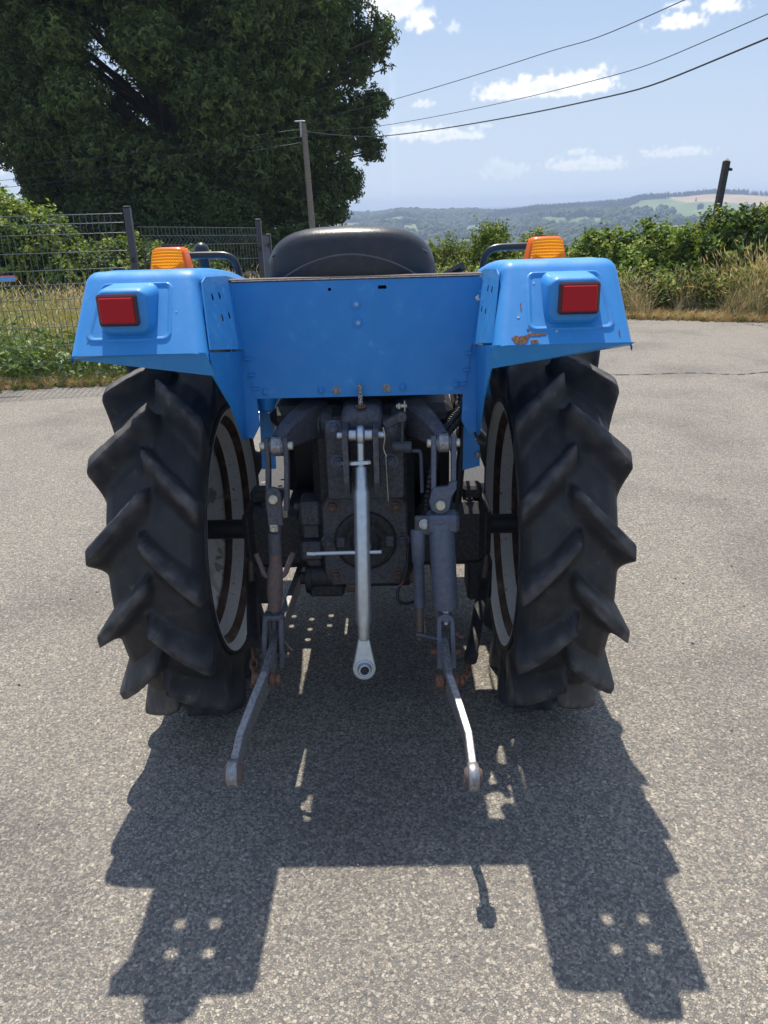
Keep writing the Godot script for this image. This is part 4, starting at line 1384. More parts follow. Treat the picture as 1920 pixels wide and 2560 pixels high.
func build_fender(s: float, label: String) -> Node3D:
	var f := group_part(tractor, "fender", label)
	# stations along the sheet from the rear bottom edge over the top and down the front
	var path := []
	var fn := Vector2(0.7809, 0.6247)
	for y in [1.105, 1.14, 1.18, 1.22, 1.240]:
		path.append([Vector2(fender_face_z(y), y), fn, 0.3015 - (1.208 - y) * 0.16, 0.566 - (y - 1.105) * 0.09])
	var cc := Vector2(fender_face_z(1.240), 1.240) - fn * 0.042
	for i in range(1, 7):
		var a := lerpf(atan2(fn.y, fn.x), PI / 2 + 0.03, i / 6.0)
		var n := Vector2(cos(a), sin(a))
		path.append([cc + n * 0.042, n, 0.3055, 0.5535])
	var y1 := cc.y + 0.042
	for q in [[0.40, -0.001], [0.394, -0.001], [0.374, -0.002], [0.327, -0.003], [0.307, -0.004], [0.22, -0.010], [0.10, -0.022], [-0.05, -0.042], [-0.2, -0.068], [-0.28, -0.086]]:
		path.append([Vector2(q[0], y1 + q[1]), Vector2(-0.06, 1).normalized(), 0.3055, 0.5535])
	for q in [[-0.36, 1.145, 1.15], [-0.44, 1.10, 0.85], [-0.51, 1.05, 0.6], [-0.565, 0.95, 0.4], [-0.60, 0.83, 0.22], [-0.62, 0.70, 0.1]]:
		path.append([Vector2(q[0], q[1]), Vector2(-cos(q[2]), sin(q[2])), 0.3055, 0.5535])
	var rho := 0.03
	var rows := []
	for p in path:
		var xi: float = p[2]
		var xo: float = p[3]
		var prof := [Vector2(xi, -0.055), Vector2(xi, -rho)]
		for i in range(1, 6):
			var a := PI - PI / 2 * i / 5.0
			prof.append(Vector2(xi + rho + cos(a) * rho, -rho + sin(a) * rho))
		for x in [0.36, 0.392, 0.412, 0.465, 0.485, 0.497]:
			prof.append(Vector2(x, 0))
		for i in 6:
			var a := PI / 2 - PI / 2 * i / 5.0
			prof.append(Vector2(xo - rho + cos(a) * rho, -rho + sin(a) * rho))
		prof.append(Vector2(xo, -0.036))
		var row := []
		for v: Vector2 in prof:
			row.append(Vector3(s * v.x, p[0].y + p[1].y * v.y, p[0].x + p[1].x * v.y))
		rows.append(row)
	var st := start()
	for i in rows.size() - 1:
		for k in rows[i].size() - 1:
			var hole: bool = absf(path[i][0].x - 0.394) < 0.001 or absf(path[i][0].x - 0.327) < 0.001
			if hole and (k == 8 or k == 10):
				continue
			st.set_smooth_group(1)
			if s < 0:
				quad(st, rows[i][k], rows[i][k + 1], rows[i + 1][k + 1], rows[i + 1][k])
			else:
				quad(st, rows[i + 1][k], rows[i + 1][k + 1], rows[i][k + 1], rows[i][k])
	# lower rear return, deeper towards the tractor
	st.set_smooth_group(-1)
	var a1 := Vector3(s * 0.564, 1.105, 0.545)
	var b1 := Vector3(s * 0.286, 1.105, 0.540)
	var c1 := Vector3(s * 0.2785, 1.052, 0.512)
	var d1 := Vector3(s * 0.562, 1.095, 0.522)
	face(st, [a1, b1, c1, d1], Vector3(s * 0.4, 1.1, 0.3))
	part(f, "shell", st, M.blue)
	# inner wall with its four holes, and the skirt below it reaching down along the tyre
	var u := Vector3(0, 0, 1)
	var v := Vector3(s * 0.16, 1, 0).normalized()
	for w in [["inner_wall", 0.0, [[0.40, 0.031], [0.438, 0.024], [0.512, -0.104], [0.20, -0.155], [-0.30, -0.155], [-0.33, -0.10], [-0.24, -0.052], [-0.05, -0.016], [0.10, 0.002], [0.2, 0.018]]],
			["inner_skirt", 0.002, [[0.520, -0.107], [0.511, -0.157], [0.36, -0.255], [0.235, -0.372], [0.195, -0.385], [0.10, -0.375], [0.02, -0.30], [-0.20, -0.27], [-0.45, -0.27], [-0.52, -0.20], [-0.40, -0.10], [-0.30, -0.153], [0.20, -0.158]]]]:
		var csg := CSGCombiner3D.new()
		csg.name = w[0]
		f.add_child(csg)
		csg.transform = Transform3D(Basis(u, v, u.cross(v)), Vector3(s * 0.3015, 1.208, 0))
		if w[1] > 0.0:
			var vs := Vector3(-s * 0.04, 1, 0).normalized()
			csg.transform = Transform3D(Basis(u, vs, u.cross(vs)), Vector3(s * 0.2790, 1.208, 0))
		var sheet := CSGPolygon3D.new()
		sheet.name = "sheet"
		var pts := PackedVector2Array()
		for q in w[2]:
			pts.append(Vector2(q[0], q[1]))
		sheet.polygon = pts
		sheet.depth = 0.003
		sheet.material = M.blue
		csg.add_child(sheet)
		if w[1] > 0.0:
			continue
		for q in [[0.385, -0.012], [0.318, -0.016], [0.345, -0.062], [0.272, -0.066]]:
			var h := CSGCylinder3D.new()
			h.name = "hole"
			h.radius = 0.0085
			h.height = 0.02
			h.sides = 16
			h.operation = CSGShape3D.OPERATION_SUBTRACTION
			h.rotation = Vector3(PI / 2, 0, 0)
			h.position = Vector3(q[0], q[1], 0)
			h.material = M.black
			csg.add_child(h, true)
	# gusset closing the gap between skirt and rear panel
	var gs := start()
	plate(gs, Vector3(0, 0, 0.186), Vector3(1, 0, 0), Vector3.UP, [Vector2(s * 0.2865, 1.10), Vector2(s * 0.258, 0.94), Vector2(s * 0.255, 0.86), Vector2(s * 0.275, 0.825), Vector2(s * 0.2925, 0.832)], 0.003)
	part(f, "gusset", gs, M.blue)
	# pressed panel line on the rear face
	var up := Vector3(0, 1, -0.80).normalized()
	var nn := Vector3(0, 0.6247, 0.7809)
	st = start()
	var ring0 := []
	var ring1 := []
	var ring2 := []
	var ring3 := []
	for k in 4:
		var e: float = [0.0, 0.0028, 0.0045, 0.010][k]
		var hh: float = [-0.0005, 0.0026, 0.0026, 0.0004][k]
		var arr: Array = [ring0, ring1, ring2, ring3][k]
		for q: Vector2 in round_rect(0.357 + e, 0.524 - e, 0.030 + e, 0.166 - e, 0.016 - e * 0.5, 6):
			var x := q.x + (0.08 - q.y) * 0.14 * (q.x - 0.40) / 0.12
			arr.append(Vector3(s * x, 1.105, 0.545) + up * q.y + nn * hh)
	skin(st, [ring0, ring1, ring2, ring3], Vector3(s * 0.45, 1.1, 0.2), false)
	part(f, "pressed_rib", st, M.blue)
	# raised housing for the tail light
	st = start()
	var rings := []
	for q in [[0.055, 1.138, 1.2345, 0.0, 0.020], [0.0545, 1.139, 1.234, 0.14, 0.022], [0.053, 1.142, 1.2335, 0.5, 0.022], [0.051, 1.146, 1.2315, 0.8, 0.020], [0.049, 1.150, 1.2285, 0.94, 0.017], [0.046, 1.155, 1.224, 1.0, 0.014]]:
		var ring := []
		for p: Vector2 in round_rect(-q[0], q[0], q[1], q[2], q[4], 6):
			ring.append(Vector3(s * 0.444 + p.x, p.y, lerpf(fender_face_z(p.y) - 0.002, 0.531, q[3])))
		rings.append(ring)
	skin(st, rings, Vector3(s * 0.45, 1.18, 0.40))
	part(f, "light_housing", st, M.blue)
	st = start()
	box(st, Vector3(s * 0.450, 1.191, 0.537), Vector3(0.079, 0.061, 0.014), 0.004)
	part(f, "tail_light_bezel", st, M.bezel_red)
	st = start()
	box(st, Vector3(s * 0.450, 1.191, 0.5445), Vector3(0.067, 0.049, 0.006), 0.002)
	part(f, "tail_light_lens", st, M.lens_red)
	# amber indicator on top
	build_indicator(f, s)
	# grab rail
	st = start()
	var rz := -0.14
	tube(st, smooth_path([Vector3(s * 0.335, 1.15, rz), Vector3(s * 0.337, 1.205, rz), Vector3(s * 0.345, 1.24, rz), Vector3(s * 0.368, 1.2555, rz), Vector3(s * 0.41, 1.258, rz), Vector3(s * 0.47, 1.258, rz), Vector3(s * 0.51, 1.255, rz), Vector3(s * 0.527, 1.235, rz), Vector3(s * 0.528, 1.20, rz)], 6), 0.0095, 12)
	part(f, "grab_rail", st, M.grip)
	# bolts and latch on the seam with the rear panel
	st = start()
	box(st, Vector3(s * 0.300, 1.155, 0.196), Vector3(0.014, 0.05, 0.018), 0.003, Basis(Vector3(0, 0, 1), s * 0.16))
	box(st, Vector3(s * 0.303, 1.172, 0.204), Vector3(0.018, 0.014, 0.012), 0.003)
	part(f, "hinge_tab", st, M.blue)
	for y in [1.03, 0.99, 0.955]:
		st = start()
		box(st, Vector3(s * (0.302 - (1.208 - y) * 0.16 - 0.004), y, 0.197), Vector3(0.018, 0.006, 0.004), 0.0015)
		part(f, "seam_tab", st, M.blue)
	return f

func build_indicator(f: Node3D, s: float) -> void:
	var cx := s * 0.476
	var cz := 0.02
	var y0 := 1.212
	var st := start()
	# opaque sides: a wedge wider at its base
	var rings := []
	for q in [[0.051, 0.036, 0.0], [0.051, 0.036, 0.012], [0.048, 0.034, 0.03], [0.042, 0.030, 0.060], [0.039, 0.028, 0.068], [0.033, 0.022, 0.0745]]:
		var ring := []
		for p: Vector2 in round_rect(-q[0], q[0], -q[1], q[1], 0.010, 4):
			ring.append(Vector3(cx + p.x, y0 + q[2], cz + p.y))
		rings.append(ring)
	st.set_smooth_group(1)
	for i in rings.size() - 1:
		var n: int = rings[i].size()
		for k in n:
			var a: Vector3 = rings[i][k]
			var b: Vector3 = rings[i][(k + 1) % n]
			# open towards the two lenses
			if i < 4 and absf(a.x - b.x) > 0.03:
				continue
			face(st, [a, b, rings[i + 1][(k + 1) % n], rings[i + 1][k]], Vector3(cx, y0 + 0.03, cz))
	var mid := Vector3(cx, y0 + 0.0755, cz)
	for k in rings[5].size():
		face(st, [mid, rings[5][k], rings[5][(k + 1) % rings[5].size()]], Vector3(cx, y0 + 0.03, cz))
	part(f, "indicator_housing", st, M.orange)
	# ribbed lens towards the rear, another towards the front
	for d in [1.0, -1.0]:
		st = start()
		st.set_smooth_group(-1)
		var nx := 14
		var ny := 9
		var pt := func(i: int, j: int) -> Vector3:
			var u := i / float(nx) * 2.0 - 1.0
			var t := j / float(ny)
			var hw := lerpf(0.045, 0.037, t)
			var bulge := 0.010 * (1.0 - u * u) + 0.003 * sin(t * PI)
			var zz := lerpf(0.0355, 0.029, t) + 0.002 + bulge
			return Vector3(cx + u * hw, y0 + 0.006 + t * 0.064 + 0.003 * (1.0 - u * u) * t, cz + d * zz)
		for i in nx:
			for j in ny:
				var q := [pt.call(i, j), pt.call(i + 1, j), pt.call(i + 1, j + 1), pt.call(i, j + 1)]
				var m: Vector3 = (q[0] + q[1] + q[2] + q[3]) * 0.25 + Vector3(0, 0, d * 0.0022)
				for k in 4:
					face(st, [q[k], q[(k + 1) % 4], m], Vector3(cx, y0 + 0.035, cz))
		part(f, "indicator_lens", st, M.amber)

func build_rear_panel() -> void:
	var p := group_part(tractor, "rear_panel")
	var csg := CSGCombiner3D.new()
	csg.name = "sheet"
	p.add_child(csg)
	var sh := CSGPolygon3D.new()
	sh.name = "panel"
	sh.polygon = PackedVector2Array([Vector2(-0.256, 0.930), Vector2(0.256, 0.930), Vector2(0.263, 0.95), Vector2(0.3005, 1.198), Vector2(0.297, 1.207), Vector2(0.290, 1.210), Vector2(-0.290, 1.210), Vector2(-0.297, 1.207), Vector2(-0.3005, 1.198), Vector2(-0.263, 0.95)])
	sh.depth = 0.004
	sh.material = M.blue
	csg.add_child(sh)
	csg.position = Vector3(0, 0, 0.192)
	for h in [[-0.061, 1.1885, 0.004], [0.058, 1.1905, 0.0045], [0.064, 1.1905, 0.0045], [0.070, 1.1905, 0.0045]]:
		var c := CSGCylinder3D.new()
		c.name = "hole"
		c.radius = h[2]
		c.height = 0.03
		c.sides = 16
		c.rotation = Vector3(PI / 2, 0, 0)
		c.position = Vector3(h[0], h[1], 0)
		c.operation = CSGShape3D.OPERATION_SUBTRACTION
		c.material = M.blue
		csg.add_child(c, true)
	var st := start()
	box(st, Vector3(0, 1.2115, 0.172), Vector3(0.588, 0.005, 0.045), 0.002)
	part(p, "top_flange", st, M.cast)
	st = start()
	box(st, Vector3(0, 1.2152, 0.176), Vector3(0.60, 0.0025, 0.03), 0.001)
	part(p, "top_strip", st, M.rusty_cast)
	for q in [[-0.001, 1.153], [0.002, 1.1095]]:
		st = start()
		cyl(st, Vector3(q[0], q[1], 0.192), Vector3(q[0], q[1], 0.1945), 0.0125, -1, 28, 0.0008)
		part(p, "blanking_disc", st, M.blue)
		st = start()
		cyl(st, Vector3(q[0] + 0.002, q[1], 0.194), Vector3(q[0] + 0.002, q[1], 0.1965), 0.0055, -1, 7, 0.0008)
		part(p, "worn_stud", st, M.blue_edge)
	for i in 6:
		var q: Array = [[-0.232, 0.948], [-0.0945, 0.948], [-0.0565, 0.947], [0.068, 0.949], [0.108, 0.951], [0.240, 0.954]][i]
		st = start()
		bolt(st, Vector3(q[0], q[1], 0.192), Vector3(0, 0, 1), 0.0075)
		part(p, "bolt", st, M.steel if i == 2 or i == 3 else M.blue)
	# clear adhesive scraps left at the right-hand seam
	for q in [[0.292, 1.162], [0.288, 1.060]]:
		st = start()
		box(st, Vector3(q[0], q[1], 0.199), Vector3(0.016, 0.012, 0.006), 0.003, Basis(Vector3(0, 0, 1), 0.7))
		box(st, Vector3(q[0] + 0.006, q[1] - 0.006, 0.200), Vector3(0.018, 0.007, 0.006), 0.003, Basis(Vector3(0, 0, 1), -0.4))
		part(p, "tie_clip", st, plain(Color(0.6, 0.66, 0.72), 0.25))

func build_seat() -> void:
	var s := group_part(tractor, "seat")
	s.position.z = 0.05
	var st := start()
	# backrest: rings from the back face to the front
	var outline := func(k: float, z: float) -> Array:
		var ring := []
		var n := 44
		for i in n:
			var a := TAU * i / n
			var ca := cos(a)
			var sa := sin(a)
			var x := signf(ca) * pow(absf(ca), 0.52) * 0.214
			var y := signf(sa) * pow(absf(sa), 0.62) * 0.137
			x *= 1.0 + 0.05 * (-sa if sa < 0 else 0.0)
			y += 0.012 * (1.0 - pow(x / 0.216, 2.0)) * (1.0 if sa > 0 else 0.0)
			ring.append(Vector3(-0.015 + x * k, 1.178 + y * k, z - 0.05 * pow(x * k / 0.216, 2.0)))
		return ring
	var rings := []
	for q in [[0.985, -0.03], [1.0, -0.01], [1.0, 0.04], [0.985, 0.065], [0.95, 0.082], [0.90, 0.093], [0.80, 0.101], [0.66, 0.106], [0.45, 0.108], [0.2, 0.109]]:
		rings.append(outline.call(q[0], q[1]))
	skin(st, rings, Vector3(-0.015, 1.178, 0.02))
	rings.reverse()
	var front := [outline.call(0.985, -0.03), outline.call(0.93, -0.05), outline.call(0.7, -0.06)]
	skin(st, front, Vector3(-0.015, 1.178, 0.02))
	part(s, "backrest", st, M.vinyl)
	# seams
	st = start()
	var zat := func(x: float, lift: float) -> float: return lift - 0.05 * pow((x + 0.015) / 0.216, 2.0)
	var seam1 := []
	for i in 25:
		var x := lerpf(-0.205, 0.175, i / 24.0)
		var y := 1.288 + 0.010 * cos((x + 0.015) / 0.19 * PI * 1.0) * -1.0 - 0.045 * pow(absf(x + 0.015) / 0.2, 4.0)
		seam1.append(Vector3(x, y, zat.call(x, 0.095 - 0.01)))
	tube(st, seam1, 0.0022, 6)
	var seam2 := []
	for i in 25:
		var x := lerpf(-0.18, 0.15, i / 24.0)
		var y := 1.264 - 0.055 * pow(absf(x + 0.015) / 0.165, 2.0)
		seam2.append(Vector3(x, y, zat.call(x, 0.105)))
	tube(st, seam2, 0.003, 6)
	tube(st, [Vector3(-0.012, 1.279, 0.088), Vector3(-0.012, 1.264, 0.106)], 0.0022, 6)
	part(s, "piping", st, M.piping)
	st = start()
	rings = []
	for q in [[0.0, 0.96], [0.03, 1.0], [0.09, 1.0], [0.12, 0.93]]:
		var ring := []
		for p: Vector2 in round_rect(-0.225 * q[1], 0.225 * q[1], -0.40 * q[1], 0.02, 0.06, 5):
			ring.append(Vector3(-0.015 + p.x, 0.94 + q[0], p.y))
		rings.append(ring)
	skin(st, rings, Vector3(-0.015, 1.0, -0.2))
	part(s, "cushion", st, M.vinyl)
	st = start()
	box(st, Vector3(-0.015, 0.89, -0.18), Vector3(0.30, 0.10, 0.34), 0.01)
	part(s, "seat_base", st, M.cast_dark)

func build_hitch() -> void:
	var X := Vector3(1, 0, 0)
	var Z := Vector3(0, 0, 1)
	# lift housing on top of the gearbox
	var h := group_part(tractor, "lift_housing")
	var st := start()
	var rings := []
	for q in [[0.052, 0.07, 0.835, 0.02], [0.054, 0.072, 0.86, 0.02], [0.052, 0.07, 0.885, 0.022], [0.046, 0.062, 0.900, 0.024], [0.034, 0.048, 0.907, 0.02]]:
		var ring := []
		for p: Vector2 in round_rect(-q[0], q[0], -q[1], q[1], q[3], 5):
			ring.append(Vector3(0.004 + p.x, q[2], 0.15 + p.y))
		rings.append(ring)
	skin(st, rings, Vector3(0.004, 0.85, 0.15))
	part(h, "dome", st, M.cast)
	st = start()
	cyl(st, Vector3(-0.135, 0.845, 0.10), Vector3(0.135, 0.845, 0.10), 0.036, -1, 28, 0.003)
	cyl(st, Vector3(-0.118, 0.845, 0.10), Vector3(-0.075, 0.845, 0.10), 0.043, -1, 28, 0.003)
	cyl(st, Vector3(0.075, 0.845, 0.10), Vector3(0.118, 0.845, 0.10), 0.043, -1, 28, 0.003)
	part(h, "rockshaft", st, M.cast)
	st = start()
	cyl(st, Vector3(0.003, 0.905, 0.208), Vector3(0.003, 0.912, 0.208), 0.014, -1, 16)
	part(h, "screw_seat", st, M.rust)
	st = start()
	cyl(st, Vector3(0.003, 0.910, 0.208), Vector3(0.003, 0.965, 0.208), 0.0058, 0.0052, 14, 0.002)
	part(h, "lowering_screw", st, worn(ramp_tex(fnoise(FastNoiseLite.TYPE_SIMPLEX_SMOOTH, 0.05, 81, 3), 256, [[0.0, Color(0.02, 0.02, 0.02)], [0.5, Color(0.03, 0.03, 0.03)], [0.55, Color(0.62, 0.62, 0.56)], [1.0, Color(0.7, 0.7, 0.62)]]), 0.05, 0.5))
	# gearbox and rear axle
	var g := group_part(tractor, "gearbox")
	st = start()
	box(st, Vector3(0, 0.60, -0.12), Vector3(0.27, 0.46, 0.54), 0.02)
	box(st, Vector3(0, 0.50, -0.85), Vector3(0.25, 0.34, 1.0), 0.03)
	box(st, Vector3(0.0, 0.81, -0.08), Vector3(0.22, 0.08, 0.36), 0.02)
	part(g, "casing", st, M.cast_dark)
	st = start()
	plate(st, Vector3(0.0, 0.53, 0.15), X, Vector3.UP, [Vector2(-0.115, -0.10), Vector2(-0.095, -0.135), Vector2(0.095, -0.135), Vector2(0.115, -0.10), Vector2(0.115, 0.10), Vector2(0.095, 0.128), Vector2(-0.095, 0.128), Vector2(-0.115, 0.10)], 0.022, 0.005)
	part(g, "rear_cover", st, M.cast)
	st = start()
	lathe(st, Vector3(0, 0.53, 0.172), Z, [Vector2(0.084, 0.0), Vector2(0.084, 0.006), Vector2(0.078, 0.009), Vector2(0.058, 0.009), Vector2(0.052, 0.003), Vector2(0.04, 0.003), Vector2(0.036, 0.016), Vector2(0.028, 0.016)], 48)
	part(g, "power_takeoff_ring", st, M.cast_dark)
	st = start()
	cyl(st, Vector3(0, 0.53, 0.16), Vector3(0, 0.53, 0.215), 0.0175, -1, 12)
	part(g, "power_takeoff_shaft", st, M.steel)
	for q in [[-0.085, 0.10], [0.085, 0.10], [-0.085, -0.105], [0.085, -0.105], [-0.1, 0.0], [0.1, 0.0]]:
		st = start()
		bolt(st, Vector3(q[0], 0.53 + q[1], 0.171), Z, 0.014)
		part(g, "cover_bolt", st, M.rusty_cast if q[1] != 0.0 else M.cast)
	for q in [[-0.066, 0.0], [0.066, 0.0]]:
		st = start()
		box(st, Vector3(q[0], 0.53, 0.181), Vector3(0.024, 0.03, 0.012), 0.003)
		part(g, "guard_lug", st, M.cast)
	# valve body beside the cover
	st = start()
	box(st, Vector3(-0.148, 0.60, 0.11), Vector3(0.06, 0.07, 0.09), 0.008)
	box(st, Vector3(-0.15, 0.545, 0.10), Vector3(0.05, 0.05, 0.07), 0.006)
	box(st, Vector3(-0.150, 0.49, 0.11), Vector3(0.064, 0.055, 0.09), 0.008)
	box(st, Vector3(-0.145, 0.44, 0.10), Vector3(0.05, 0.06, 0.07), 0.006)
	cyl(st, Vector3(-0.195, 0.61, 0.115), Vector3(-0.17, 0.61, 0.115), 0.011)
	part(g, "valve_body", st, M.cast)
	st = start()
	cyl(st, Vector3(-0.188, 0.405, 0.14), Vector3(-0.165, 0.405, 0.14), 0.018)
	cyl(st, Vector3(-0.172, 0.405, 0.14), Vector3(-0.155, 0.405, 0.14), 0.036)
	cyl(st, Vector3(-0.16, 0.41, 0.14), Vector3(-0.085, 0.41, 0.14), 0.030)
	box(st, Vector3(-0.115, 0.372, 0.13), Vector3(0.10, 0.04, 0.06), 0.008)
	cyl(st, Vector3(-0.175, 0.372, 0.13), Vector3(-0.15, 0.372, 0.13), 0.018)
	part(g, "oil_filter", st, M.cast_dark)
	st = start()
	cyl(st, Vector3(-0.085, 0.402, 0.12), Vector3(0.13, 0.402, 0.12), 0.028, -1, 20)
	cyl(st, Vector3(-0.06, 0.39, 0.13), Vector3(0.0, 0.39, 0.13), 0.034, -1, 20)
	part(g, "drawbar_tube", st, M.rusty_cast)
	for s in [-1.0, 1.0]:
		var a := group_part(tractor, "rear_axle")
		st = start()
		cyl(st, Vector3(s * 0.58, AX, 0), Vector3(s * 0.33, AX, 0), 0.0285, -1, 28)
		part(a, "axle_shaft", st, M.black)
		st = start()
		box(st, Vector3(s * 0.235, 0.50, 0.0), Vector3(0.21, 0.19, 0.19), 0.025)
		box(st, Vector3(s * 0.335, 0.50, 0.0), Vector3(0.035, 0.155, 0.155), 0.02)
		part(a, "final_drive", st, M.cast_dark)
		for q in [[0.29, 0.075], [0.29, -0.075], [0.19, 0.075]]:
			st = start()
			bolt(st, Vector3(s * q[0], 0.594, q[1] * 0.8), Vector3.UP, 0.011)
			part(a, "housing_bolt", st, M.cast_dark)
		st = start()
		box(st, Vector3(s * 0.322, 0.355, 0.02), Vector3(0.07, 0.13, 0.12), 0.008)
		part(a, "check_chain_bracket", st, M.cast_dark)
		st = start()
		box(st, Vector3(s * 0.30, 0.613, 0.02), Vector3(0.055, 0.04, 0.06), 0.008)
		part(a, "fender_foot", st, M.cast_dark)
	# top link bracket
	var b := group_part(tractor, "top_link_bracket")
	st = start()
	box(st, Vector3(0.008, 0.765, 0.186), Vector3(0.20, 0.212, 0.022), 0.003)
	part(b, "back_plate", st, M.cast)
	for x in [-0.034, 0.040]:
		st = start()
		plate(st, Vector3(x - 0.0065, 0, 0), Vector3(0, 0, 1), Vector3(0, 1, 0), [Vector2(0.197, 0.70), Vector2(0.225, 0.69), Vector2(0.285, 0.70), Vector2(0.305, 0.74), Vector2(0.305, 0.866), Vector2(0.295, 0.872), Vector2(0.197, 0.872)], -0.013, 0.0)
		part(b, "cheek_plate", st, M.cast)
	for q in [[-0.068, 0.852, 0.0], [-0.060, 0.762, 0.0], [0.072, 0.850, 0.0], [0.074, 0.762, 0.0]]:
		st = start()
		bolt(st, Vector3(q[0], q[1], 0.197), Z, 0.0145)
		part(b, "bracket_bolt", st, M.greyblue)
	st = start()
	cyl(st, Vector3(-0.055, 0.853, 0.275), Vector3(0.062, 0.853, 0.275), 0.0085, -1, 18)
	part(b, "hitch_pin", st, M.zinc)
	st = start()
	tube(st, smooth_path([Vector3(0.058, 0.872, 0.278), Vector3(0.062, 0.85, 0.285), Vector3(0.058, 0.82, 0.28), Vector3(0.065, 0.80, 0.285)], 6), 0.0018, 6)
	tube(st, [Vector3(0.062, 0.79, 0.25), Vector3(0.066, 0.67, 0.25)], 0.0015, 6)
	part(b, "linch_pin", st, M.zinc_yellow)
	# top link hanging down
	var tl := group_part(tractor, "top_link")
	var p0 := Vector3(0.003, 0.853, 0.275)
	var p1 := Vector3(-0.0035, 0.287, 0.42)
	var dn := (p1 - p0).normalized()
	var at := func(t: float) -> Vector3: return p0 + dn * t
	st = start()
	lathe(st, p0 - X * 0.0085, X, [Vector2(0.012, 0.0), Vector2(0.022, 0.0), Vector2(0.0245, 0.003), Vector2(0.0245, 0.014), Vector2(0.022, 0.017), Vector2(0.012, 0.017)], 36)
	beam(st, [[at.call(0.018), 0.0085, 0.014], [at.call(0.045), 0.008, 0.0115], [at.call(0.078), 0.0085, 0.0085]], 0.003)
	part(tl, "upper_rod_end", st, M.zinc)
	st = start()
	cyl(st, p0 - X * 0.030, p0 + X * 0.030, 0.0135, -1, 22, 0.002)
	ball(st, p0, Vector3(0.016, 0.0195, 0.0195), 22)
	part(tl, "upper_ball", st, M.zinc)
	st = start()
	plate(st, at.call(0.070) + Vector3(-0.05, -0.004, -0.012), Vector3(1, 0.045, 0), Vector3(0, 0.2, 1).normalized(), [Vector2(0, 0.004), Vector2(0.006, 0), Vector2(0.07, 0), Vector2(0.074, 0.006), Vector2(0.074, 0.022), Vector2(0.068, 0.026), Vector2(0.03, 0.026), Vector2(0.006, 0.012)], -0.006, 0.001)
	part(tl, "lock_nut_handle", st, M.zinc)
	st = start()
	tube(st, [at.call(0.076), at.call(0.078), at.call(0.122), at.call(0.138), at.call(0.46), at.call(0.478), at.call(0.508), at.call(0.511)], [0.013, 0.0145, 0.0150, 0.0195, 0.0195, 0.0155, 0.0145, 0.013], 28)
	part(tl, "tube", st, M.zinc)
	st = start()
	var lo := Vector3(0, 0.94, 0.25).normalized()
	var face_dir := (Vector3(0.10, 0.25, 1) - dn * Vector3(0.10, 0.25, 1).dot(dn)).normalized()
	var sidev := dn.cross(face_dir).normalized()
	var epoly := []
	epoly.append(Vector2(-0.0125, 0.085))
	for i in 17:
		var a := PI - PI * 0.06 + (PI * 1.12) * i / 16.0
		epoly.append(Vector2(cos(a) * 0.029, sin(a) * 0.029))
	epoly.append(Vector2(0.0125, 0.085))
	plate(st, p1 - face_dir * 0.008, sidev, -dn, epoly, 0.016, 0.0025)
	if sidev.cross(-dn).dot(face_dir) < 0:
		st = start()
		plate(st, p1 + face_dir * 0.008, sidev, -dn, epoly, 0.016, 0.0025)
	part(tl, "lower_rod_end", st, M.zinc)
	st = start()
	lathe(st, p1, face_dir, [Vector2(0.024, 0.006), Vector2(0.024, 0.011), Vector2(0.0205, 0.0125), Vector2(0.0195, 0.0105), Vector2(0.0185, 0.013), Vector2(0.0150, 0.020), Vector2(0.0145, 0.0235), Vector2(0.0115, 0.0235), Vector2(0.0108, 0.021), Vector2(0.0108, -0.02)], 40)
	part(tl, "lower_ball", st, M.zinc)
	st = start()
	lathe(st, p1 + face_dir * 0.0125, face_dir, [Vector2(0.0001, 0.0), Vector2(0.0108, 0.0)], 24)
	part(tl, "ball_bore", st, M.black)
	st = start()
	var tb: Vector3 = at.call(0.288)
	cyl(st, tb + Vector3(-0.134, 0.0, 0.004), tb + Vector3(0.048, 0.0, 0.0), 0.0052, -1, 14)
	cyl(st, tb + Vector3(-0.138, 0.0, 0.004), tb + Vector3(-0.114, 0.0, 0.004), 0.0058, -1, 14)
	part(tl, "tommy_bar", st, M.zinc)
	# lift arms, rods and lower links
	for s in [-1.0, 1.0]:
		var left: bool = s < 0
		var pin := Vector3(-0.199, 0.838, 0.30) if left else Vector3(0.2026, 0.836, 0.30)
		var arm := group_part(tractor, "lift_arm")
		st = start()
		beam(st, [[Vector3(s * 0.122, 0.850, 0.085), 0.036, 0.048], [Vector3(s * 0.138, 0.853, 0.13), 0.032, 0.046], [Vector3(s * 0.163, 0.852, 0.19), 0.025, 0.040], [Vector3(s * 0.186, 0.847, 0.25), 0.019, 0.031], [pin + Vector3(0, 0.002, -0.018), 0.016, 0.021]], 0.009)
		part(arm, "arm", st, M.cast)
		st = start()
		cyl(st, Vector3(s * 0.105, 0.845, 0.10), Vector3(s * 0.162, 0.845, 0.10), 0.052, -1, 28, 0.005)
		part(arm, "arm_boss", st, M.cast)
		st = start()
		cyl(st, pin - X * 0.0165, pin + X * 0.0165, 0.0225, -1, 28, 0.006)
		part(arm, "arm_eye", st, M.steel)
		st = start()
		cyl(st, pin - X * 0.040, pin + X * 0.040, 0.0105, -1, 18, 0.002)
		part(arm, "arm_pin", st, M.zinc_yellow)
		# lower link
		var link := group_part(tractor, "lower_link")
		var path: Array
